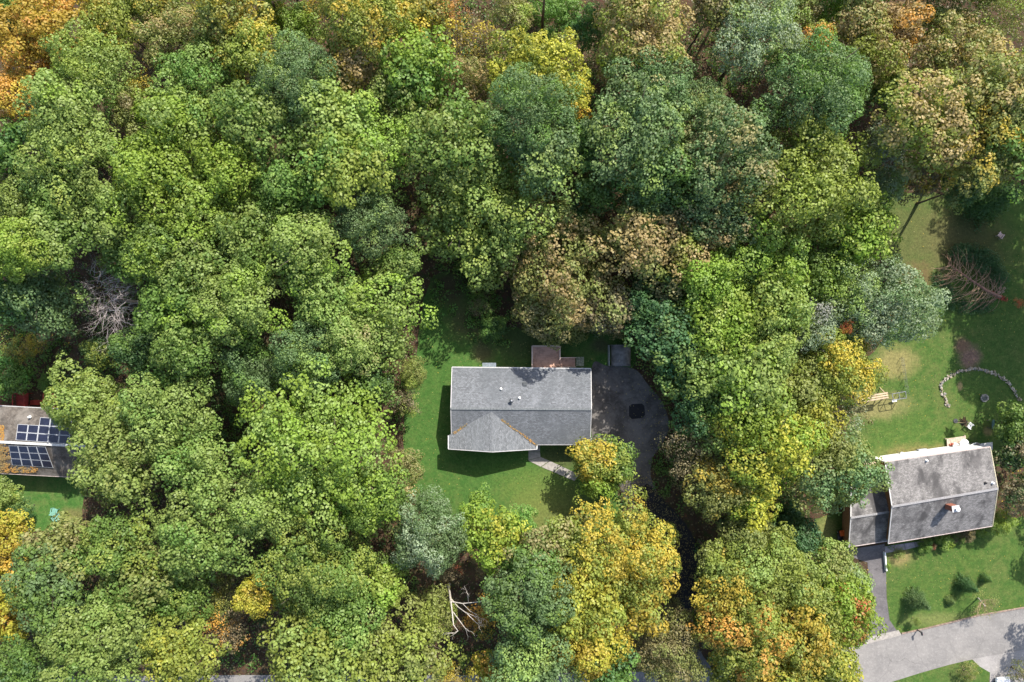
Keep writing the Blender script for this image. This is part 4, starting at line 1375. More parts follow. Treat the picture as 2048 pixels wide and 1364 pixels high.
def S(px, py, z): return Vector(P(px, py, z))
segs = [([(899, 1168, 0), (897, 1172, 3), (900, 1190, 7), (902, 1205, 9.5)], [.30, .26, .20, .17], "trunk"),
        ([(902, 1203, 9.2), (925, 1207, 10), (955, 1204, 11), (992, 1199, 12.5)], [.11, .085, .06, .03], "branch"),
        ([(900, 1195, 8), (915, 1213, 10), (935, 1228, 12), (952, 1245, 13), (958, 1250, 13.5)], [.12, .09, .06, .04, .02], "branch"),
        ([(902, 1205, 9.5), (905, 1230, 12), (907, 1250, 13.5), (916, 1262, 14.5), (908, 1266, 15)], [.15, .11, .08, .05, .02], "branch"),
        ([(906, 1224, 11.5), (918, 1240, 13), (930, 1256, 14), (938, 1262, 14.5)], [.09, .07, .04, .02], "branch"),
        ([(925, 1207, 10), (940, 1222, 11), (955, 1231, 11.5)], [.05, .035, .015], "branch"),
        ([(937, 1206, 10.5), (936, 1196, 11.5), (937, 1190, 12)], [.04, .03, .015], "branch"),
        ([(930, 1224, 11.8), (948, 1232, 12.5), (962, 1236, 13)], [.045, .03, .015], "branch")]
for pts, rad, nm in segs:
    mb = MB(); mb.tube([S(*p) for p in pts], [x * .62 for x in rad], 7)
    if nm == "branch":
        for k in range(3):
            q_ = S(*pts[-1 - (k % 2)]); dd = (S(*pts[-1]) - S(*pts[-2])).normalized() + Vector((R_.uniform(-.7, .7), R_.uniform(-.7, .7), .2))
            branch_set(mb, q_, dd, 1.1, .02, 2, .6, .3, 3, 2)
    mb.build(nm, snag_m, snag)
# bare trunks in the ravine gap, top centre
for (pp, lab, nm) in (([(1083, 96, 0), (1084, 70, 5), (1085, 40, 10), (1088, 5, 15), (1089, -10, 17)], "tall bare trunk leaning to the top edge above the ravine gap", "bare_tree"),
                      ([(1168, 165, 0), (1158, 140, 2.5), (1145, 118, 4.5), (1138, 100, 6)], "broken leaning bare trunk inside the ravine gap", "bare_tree"),
                      ([(560, 60, 0), (556, 45, 4), (552, 22, 9), (545, 4, 13)], "thin dark bare trunk beside the bright yellow sapling at the top edge", "bare_tree")):
    t = thing(nm, lab, "bare tree", P(pp[0][0], pp[0][1]))
    mb = MB(); mb.tube([S(*p) for p in pp], [.22 * (1 - .13 * i) for i in range(len(pp))], 7); mb.build("trunk", plain("bark_brown", (.16, .11, .075), .9, .1, .3, 4), t)
    for k in range(4):
        q_ = S(*pp[1 + k % (len(pp) - 1)]); a = R_.uniform(0, 6.28)
        mb = MB(); branch_set(mb, q_, (math.cos(a), math.sin(a), .5), 1.8, .05, 1, .6, .2, 4, 3); mb.build("branch", MATS["bark_brown"], t)
# uprooted conifer on the shaded back lawn
fc = thing("fallen_conifer", "fallen conifer with red-brown trunk and curved bare boughs on the back lawn", "fallen tree", P(1950, 570))
rb_ = plain("bark_reddish", (.27, .15, .11), .85, .15, .35, 5)
brb = plain("bough_brown", (.34, .23, .15), .85, .15, .35, 6)
tk = [S(1896, 527, .9), S(1915, 541, 1.0), S(1945, 562, 1.0), S(1975, 582, .9), S(2001, 594, .7)]
mb = MB(); mb.tube(tk, [.04, .08, .12, .17, .22], 9); mb.build("trunk", rb_, fc)
ax = (tk[-1] - tk[0]).normalized(); nrm = Vector((-ax.y, ax.x, 0))
nbr = 0
for k in range(110):
    t = (k / 110) ** .9; i = min(3, int(t * 4)); p = tk[i].lerp(tk[i + 1], t * 4 - i)
    s = -1 if k % 2 else 1
    L = (1.2 + 3.0 * math.sin(math.pi * min(1, t * .75 + .12))) * R_.uniform(.6, 1.05)
    if s < 0 and t > .5: L *= 1.15
    up = R_.uniform(-.05, .7)
    pts = [p]; d = (nrm * s + ax * R_.uniform(-.9, .7) + Vector((0, 0, up))).normalized()
    for j in range(6):
        d = (d - ax * .22 * R_.uniform(-.4, 1.7) * (1 if s < 0 else .7) - Vector((0, 0, .16)) + nrm * R_.uniform(-.25, .25)).normalized()
        q_ = pts[-1] + d * L / 6; q_.z = max(q_.z, .06); pts.append(q_)
    mb = MB(); mb.tube(pts, [.035, .03, .026, .022, .017, .012, .006], 4, cap=False)
    for j in (3, 4, 5):
        e = pts[j] + Vector((R_.uniform(-.4, .4), R_.uniform(-.4, .4), R_.uniform(-.1, .2))); mb.tube([pts[j], e], [.012, .005], 3, cap=False)
    mb.build("bough", brb if R_.random() < .8 else rb_, fc)
fl = []
for k in range(620):
    t = R_.random(); s = 1 if R_.random() < .68 else -1
    p = tk[0].lerp(tk[-1], t)
    L = (1.0 + 3.1 * math.sin(math.pi * min(1, t * .72 + .14))) * (R_.uniform(.35, 1.05) if s > 0 else R_.uniform(.55, 1.05))
    q_ = p + nrm * s * L + ax * R_.uniform(-.7, .3); fl.append((q_.x, q_.y, R_.uniform(.1, .8 if s > 0 else .35)))
Vv, Cc = rosettes(np.array(fl), rng.normal(0, .4, (len(fl), 3)) + np.array((0, 0, 1)), rng.random((len(fl), 3)) * .6, 16, .30, .07, .26, seed=9)
me = leaf_mesh("needle_foliage", Vv, Cc); me.materials.append(leaf_mat('teal+dark:.5'))
fo = bpy.data.objects.new("needle_foliage", me); COL.objects.link(fo); fo.parent = fc; fo.location = -absloc(fc)
cs = MB()
for (px, py, r) in ((1998, 577, .22), (2003, 584, .2), (1996, 586, .18), (2006, 578, .16)):
    c = P(px, py, .25); cs.tube([c, c + np.array((.22, .16, .12))], r, 10)
cs.build("sawn_stub", plain("cut_wood", (.52, .33, .26), .8, .2, .2, 6), fc)
sd_m = plain("sawdust_red", (.46, .11, .075), .95, .1, .4, 7)
mb = MB()
for k in range(260):
    t = R_.random(); c = P(1985 + 26 * t + R_.gauss(0, 2.2), 587 + 12 * t + R_.gauss(0, 2.2), .03); s = R_.uniform(.05, .14)
    mb.box((c[0], c[1], .05), (s, s * .6, .03), R_.uniform(0, 3))
o = mb.build("wood_chips", sd_m); o['kind'] = 'stuff'


# ------------------------------------------------------------------ shrubs and young conifers on the lawns
def conifer_mesh(name, seed, H=3.0, R=1.3, dens=1.0, tiers=13):
    g = np.random.default_rng(seed)
    C, Nn, T_ = [], [], []
    for i in range(tiers):
        t = i / tiers
        rr = R * (1 - t) ** .85; z = H * (.10 + .88 * t)
        nb_ = max(5, int(15 * (1 - t * .6) * dens))
        a0 = g.uniform(0, 6.28)
        for k in range(nb_):
            a = a0 + k * 2 * np.pi / nb_ + g.normal(0, .15); L = rr * g.uniform(.72, 1.12)
            for s in np.linspace(.25, 1, max(2, int(L / .17))):
                C.append((math.cos(a) * L * s, math.sin(a) * L * s, z - .22 * L * s + .12 * s * s + g.normal(0, .03)))
                Nn.append((math.cos(a) * .7, math.sin(a) * .7, .7)); T_.append((g.random() * .7 + .3 * s, g.random(), s))
    V, Cc = rosettes(np.array(C), np.array(Nn), np.array(T_), 9, .20, .05, .12, seed=seed)
    return leaf_mesh(name, V, Cc)


CON = [conifer_mesh(f"conifer_mesh_{k}", 900 + k) for k in range(2)]
cone_trunk = trunk_mesh("conifer_trunk_mesh", 5, H=15, R=5, limbs=0, r0=.3)
cone_trunk.materials.append(plain("bark_dark", (.08, .06, .045), .9, .1))


def conifer(px, py, R, H, pal, label, lean=0.0, name='conifer'):
    zc = H * .4
    c = P(px, py, zc)
    root = thing(name, label, 'conifer', (c[0], c[1], 0))
    me = CON[R_.randrange(2)]
    if not me.materials: me.materials.append(leaf_mat(pal))
    o = bpy.data.objects.new('foliage', me); COL.objects.link(o); o.parent = root
    o.scale = (R / 1.3, R / 1.3, H / 3.0); o.rotation_euler = (0, lean, R_.uniform(0, 6))
    o.material_slots[0].link = 'OBJECT'; o.material_slots[0].material = leaf_mat(pal)
    t = bpy.data.objects.new('trunk', cone_trunk); COL.objects.link(t); t.parent = root
    t.scale = (R / 5 * .7, R / 5 * .7, H / 15)


conifer(1839, 1204, 1.45, 4.2, 'teal+blue:.5', "largest of three young spruces on the front lawn, nearest the driveway")
conifer(1936, 1172, 1.25, 3.6, 'teal+dark:.5', "dark young spruce at the middle of the front lawn, above the leaning bare-twigged tree")
conifer(1974, 1158, .75, 1.9, 'teal+green:.5', "small young spruce right of the dark middle one on the front lawn")
conifer(1903, 1202, .85, 1.2, 'teal+light:.5', "low pale young spruce left of the dark middle one on the front lawn")
conifer(1985, 398, 3.1, 8.5, 'teal+dark:.4', "dark blue spruce in the shade at the upper right corner of the back lawn")
conifer(1190, 640, 2.0, 6.5, 'blue+silver:.5', "blue spruce tip showing under the tan tree above the red deck")
# thin leaning tree at the road edge and the slim sapling by the kerb
lt = thing("leaning_young_tree", "thin-branched brown young tree leaning over the kerb on the front lawn", "tree", P(1956, 1196))
mb = MB(); mb.tube([S(1956, 1196, 0), S(1963, 1204, 2), S(1970, 1212, 3.2)], [.09, .07, .05], 7); mb.build("trunk", grey_bark, lt)
lf = []
for k in range(22):
    b0 = S(1958 + R_.uniform(0, 12), 1200 + R_.uniform(-4, 12), R_.uniform(1.2, 3)); a = R_.uniform(-2.4, .5)
    mb = MB(); branch_set(mb, b0, (math.cos(a) * .9, math.sin(a) * .8, .35), 1.7, .025, 1, .5, .2, 4, 3)
    mb.build("branch", brb, lt)
    for _ in range(5): lf.append(tuple(b0 + Vector((math.cos(a), math.sin(a), .3)) * R_.uniform(.2, 1.6) + Vector((R_.uniform(-.3, .3),) * 3)))
for k in range(34): lf.append(tuple(S(1955 + R_.uniform(-9, 16), 1186 + R_.uniform(-10, 10), R_.uniform(1, 2.6))))
Vv, Cc = rosettes(np.array(lf), rng.normal(0, .5, (len(lf), 3)) + np.array((0, 0, 1)), rng.random((len(lf), 3)), 6, .16, .09, .22, seed=3)
me = leaf_mesh("crown", Vv, Cc); me.materials.append(leaf_mat('olive+tan:.5'))
fo = bpy.data.objects.new("crown", me); COL.objects.link(fo); fo.parent = lt; fo.location = -absloc(lt)
mbx = thing("mailbox", "black mailbox on a post at the kerb beside the neighbour's driveway", "mailbox", P(1836, 1262))
c = P(1834, 1259)
mb = MB(); mb.box((c[0], c[1], .55), (.1, .1, 1.1), .2); mb.build("post", black_p, mbx)
mb = MB(); mb.box((c[0], c[1] - .08, 1.18), (.2, .5, .22), .2); mb.build("box", black_p, mbx, bevel=.05)
mb = MB(); mb.tube([(c[0] + .12, c[1] - .1, 1.1), (c[0] + .12, c[1] - .1, 1.38)], .015, 5); mb.build("flag", plain("flag_red", (.6, .05, .03), .5), mbx)


def bush(px, py, r, H, pal, style, label):
    tree(px, py, r, H, pal, style, label, name='shrub', cat='shrub', group='shrubs planted around the houses')


SHRUBS = [
 (1798, 1107, 12, 1.0, 'olive+light:.5', 'airy', "sparse brown-green shrub at the left end of the front flower strip"),
 (1850, 1090, 15, 1.3, 'green+light:.4', 'fine', "dark green shrub against the neighbour's front wall, left of the red one"),
 (1887, 1082, 17, 1.5, 'lime+light:.5', 'maple', "bright green leafy shrub against the neighbour's front wall"),
 (1866, 1093, 7, .9, 'red+brown:.5', 'fine', "small red shrub between two green ones at the neighbour's front wall"),
 (1912, 1076, 13, 1.2, 'brown+green:.5', 'fine', "reddish brown shrub at the neighbour's front wall"),
 (1936, 1070, 15, 1.3, 'brown+peach:.4', 'fine', "pinkish brown low shrub near the right end of the neighbour's front wall"),
 (1962, 1064, 11, 1.1, 'lime+light:.5', 'fine', "small yellow-green shrub right of the pinkish brown one"),
 (1776, 1132, 6, .7, 'lime+light:.5', 'fine', "tiny lime shrub at the lower end of the white edging wall"),
 (1643, 1092, 11, 1.6, 'red+orange:.4', 'airy', "red-leaved shrub on the grass left of the mower"),
 (1675, 1112, 13, 2.0, 'tan+peach:.4', 'airy', "pale pink-brown shrub below the mower"),
 (2036, 606, 10, 1.5, 'red+brown:.4', 'airy', "red shrub on the back lawn right of the fallen conifer"),
 (1834, 1243, 8, 1.6, 'light+olive:.5', 'fine', "slim pale shrub beside the black mailbox"),
 (30, 700, 30, 4.5, 'olive+gold:.4', 'airy', "golden-brown bush at the left edge above the brown clearing"),
 (25, 755, 38, 5, 'green+bright:.4', 'maple', "green bush at the left edge beside the brown clearing"),
 (200, 705, 32, 5, 'dark+ygreen:.4', 'maple', "dark green bush at the right side of the brown clearing"),
 (95, 765, 18, 2, 'bright+green:.5', 'fine', "bright green bush between the two red deck sections"),
 (70, 690, 24, 4, 'gold+olive:.5', 'airy', "golden bush at the top of the brown clearing"),
 (1225, 660, 26, 3.5, 'brown+tan:.5', 'airy', "brown bush above the dark shelter"),
 (1690, 935, 20, 3, 'brown+tan:.4', 'airy', "thin brown bush between the dusty tree and the tan umbrella"),
 (48, 165, 40, 6, 'brown+orange:.5', 'airy', "rusty brush under the big orange-tan tree at the top left"),
 (610, 120, 30, 6, 'olive+brown:.5', 'airy', "olive brush in the gap below the lime feathery tree"),
 (1085, 15, 40, 5, 'green+bright:.4', 'fine', "green bush at the foot of the tall bare trunk, top edge"),
 (1200, 125, 36, 4, 'brown+green:.5', 'airy', "brown-green brush on the floor of the ravine gap"),
 (985, 120, 40, 7, 'brown+gold:.4', 'airy', "brown-gold brush left of the orange-rimmed yellow tree"),
 (690, 1145, 30, 8, 'green+ygreen:.4', 'maple', "green bush in a gap of the lower left wood"),
 (1350, 1215, 20, 2, 'brown+olive:.5', 'airy', "low brown-olive brush at the lower left of the dark driveway stretch"),
 (1572, 1035, 36, 5, 'dark+teal:.4', 'maple', "dark green bush in the shade left of the garage, under the dusty olive tree"),
 (455, 1165, 42, 7, 'olive+brown:.5', 'airy', "olive-brown brush in the gap above the small bright yellow tree"),
 (2040, 1345, 26, 3, 'brown+olive:.4', 'airy', "brown brush in the bottom right corner"),
 (1935, 1345, 22, 2, 'ygreen+tan:.5', 'airy', "small yellow-green brush on the verge in the bottom right"),
]
# parked car at the very bottom edge
car = thing("parked_car", "white car on the drive at the bottom right, cut by the picture's edge", "car", P(2003, 1390))
c = P(2003, 1387); ac = math.radians(95)
def CR(x, y, z): return (c[0] + x * math.cos(ac) - y * math.sin(ac), c[1] + x * math.sin(ac) + y * math.cos(ac), z)
def loft(mb, secs):
    vs = []; m = len(secs[0])
    for s in secs: vs += s
    fs = [(i * m + j, i * m + (j + 1) % m, (i + 1) * m + (j + 1) % m, (i + 1) * m + j) for i in range(len(secs) - 1) for j in range(m)]
    fs += [tuple(range(m - 1, -1, -1)), tuple(range((len(secs) - 1) * m, len(secs) * m))]
    mb.add(vs, fs)
mb = MB()
secs = []
for x, w, zt in ((-2.2, .72, .75), (-2.05, .84, .88), (-1.2, .9, .95), (0, .92, .95), (1.2, .9, .93), (2.0, .82, .80), (2.25, .68, .65)):
    secs.append([CR(x, -w, .3), CR(x, -w, zt - .15), CR(x, -w * .85, zt), CR(x, w * .85, zt), CR(x, w, zt - .15), CR(x, w, .3)])
loft(mb, secs); mb.build("body", plain("car_white", (.78, .78, .78), .25, .5, var=.03), car, True, bevel=.02)
mb = MB()
secs = []
for x, w, zt in ((-1.75, .68, .96), (-1.1, .66, 1.40), (.3, .66, 1.44), (1.1, .70, .97)):
    secs.append([CR(x, -w - .08, .9), CR(x, -w, zt), CR(x, w, zt), CR(x, w + .08, .9)])
loft(mb, secs); mb.build("glasshouse", glass_m, car)
mb = MB(); mb.slab([CR(-1.05, -.6, 1.47), CR(.28, -.6, 1.49), CR(.28, .6, 1.49), CR(-1.05, .6, 1.47)], .05); mb.build("roof", MATS["car_white"], car)
for x in (-1.4, 1.4):
    for s in (-1, 1):
        mb = MB(); mb.tube([CR(x, s * .72, .33), CR(x, s * .94, .33)], .33, 18); wv = mb.build("wheel", black_p, car)
        mb = MB(); mb.tube([CR(x, s * .945, .33), CR(x, s * .955, .33)], .2, 14); mb.build("rim", grey_metal, wv)
for s in (-1, 1):
    mb = MB(); mb.box(CR(2.2, s * .6, .62), (.1, .3, .14), ac); mb.build("headlight", plain("lamp_clear", (.7, .7, .7), .1), car)

# ------------------------------------------------------------------ trees
PROTO = {}
for st_, rs in (('maple', (2.6, 3.8, 5.0, 6.4, 8.6)), ('fine', (2.6, 4.2, 5.6)), ('airy', (2.6, 4.4, 5.6))):
    for r_ in rs:
        nvar = {2.6: 2, 3.8: 3, 5.0: 4, 6.4: 2, 8.6: 1, 4.2: 2, 5.6: 2, 4.4: 2}[r_]
        PROTO[(st_, r_)] = [crown_mesh(f"crown_{st_}_{int(r_*10)}_{k}", r_, int(r_ * 100) + 17 * k + len(st_), st_) for k in range(nvar)]
for r_ in (3.8, 5.0, 6.4, 8.6):
    PROTO[('maple', r_)].insert(0, crown_mesh(f"crown_broad_{int(r_*10)}", r_, int(r_ * 91), 'broad'))
bark = plain("bark_grey_brown", (.12, .095, .07), .9, .1, var=.4, scale=3)
bark_pale = plain("bark_pale", (.32, .29, .25), .85, .15, var=.3, scale=3)
TRUNKS = [trunk_mesh(f"trunk_mesh_{k}", 40 + k) for k in range(4)]
SHRUB_TRUNK = trunk_mesh("shrub_trunk_mesh", 77, H=15, R=5, limbs=5, r0=.34, twigs=1)
for t_ in TRUNKS + [SHRUB_TRUNK]: t_.materials.append(bark)
TREE_N = [0]


def set_mat(o, m):
    if not o.data.materials: o.data.materials.append(m)
    o.material_slots[0].link = 'OBJECT'
    o.material_slots[0].material = m


def tree(px, py, rpx, H, pal, style, label, name='broadleaf_tree', cat='tree', group='broadleaf trees of the wood', base=None):
    TREE_N[0] += 1
    R = rpx / 16.0 * .87
    if H and H > 12 and TREE_N[0] > 0: H += random.Random(TREE_N[0] * 7).uniform(-1.6, 1.6)
    if H is None: H = min(19.0, 6.5 + 1.55 * R)
    for _ in range(3):
        zc = H - .80 * R
        R = rpx / F * (CAM_H - zc)
    R *= 1.0
    c = P(px, py, zc)
    keys = [k for k in PROTO if k[0] == style]
    key = min(keys, key=lambda k: abs(math.log(k[1] / R)))
    rr = random.Random(TREE_N[0] * 31 + 5)
    me = rr.choice(PROTO[key])
    root = thing(name, label, cat, (c[0], c[1], 0), group)
    cr = bpy.data.objects.new('crown', me); COL.objects.link(cr)
    cr.parent = root
    cr.location = (0, 0, zc)
    s = R / key[1]
    a = rr.uniform(.93, 1.07)
    cr.scale = (s * a, s / a, s * rr.uniform(.98, 1.15))
    cr.rotation_euler = (rr.uniform(-.08, .08), rr.uniform(-.08, .08), rr.uniform(0, 6.28))
    set_mat(cr, leaf_mat(pal))
    tm = TRUNKS[rr.randrange(4)] if R > 2.4 else SHRUB_TRUNK
    tr = bpy.data.objects.new('trunk', tm); COL.objects.link(tr)
    tr.parent = root
    tr.scale = (R / 5 * .95, R / 5 * .95, H / 15)
    tr.rotation_euler = (0, 0, rr.uniform(0, 6.28))
    CLEARED.append((c[0], c[1]))
    return root


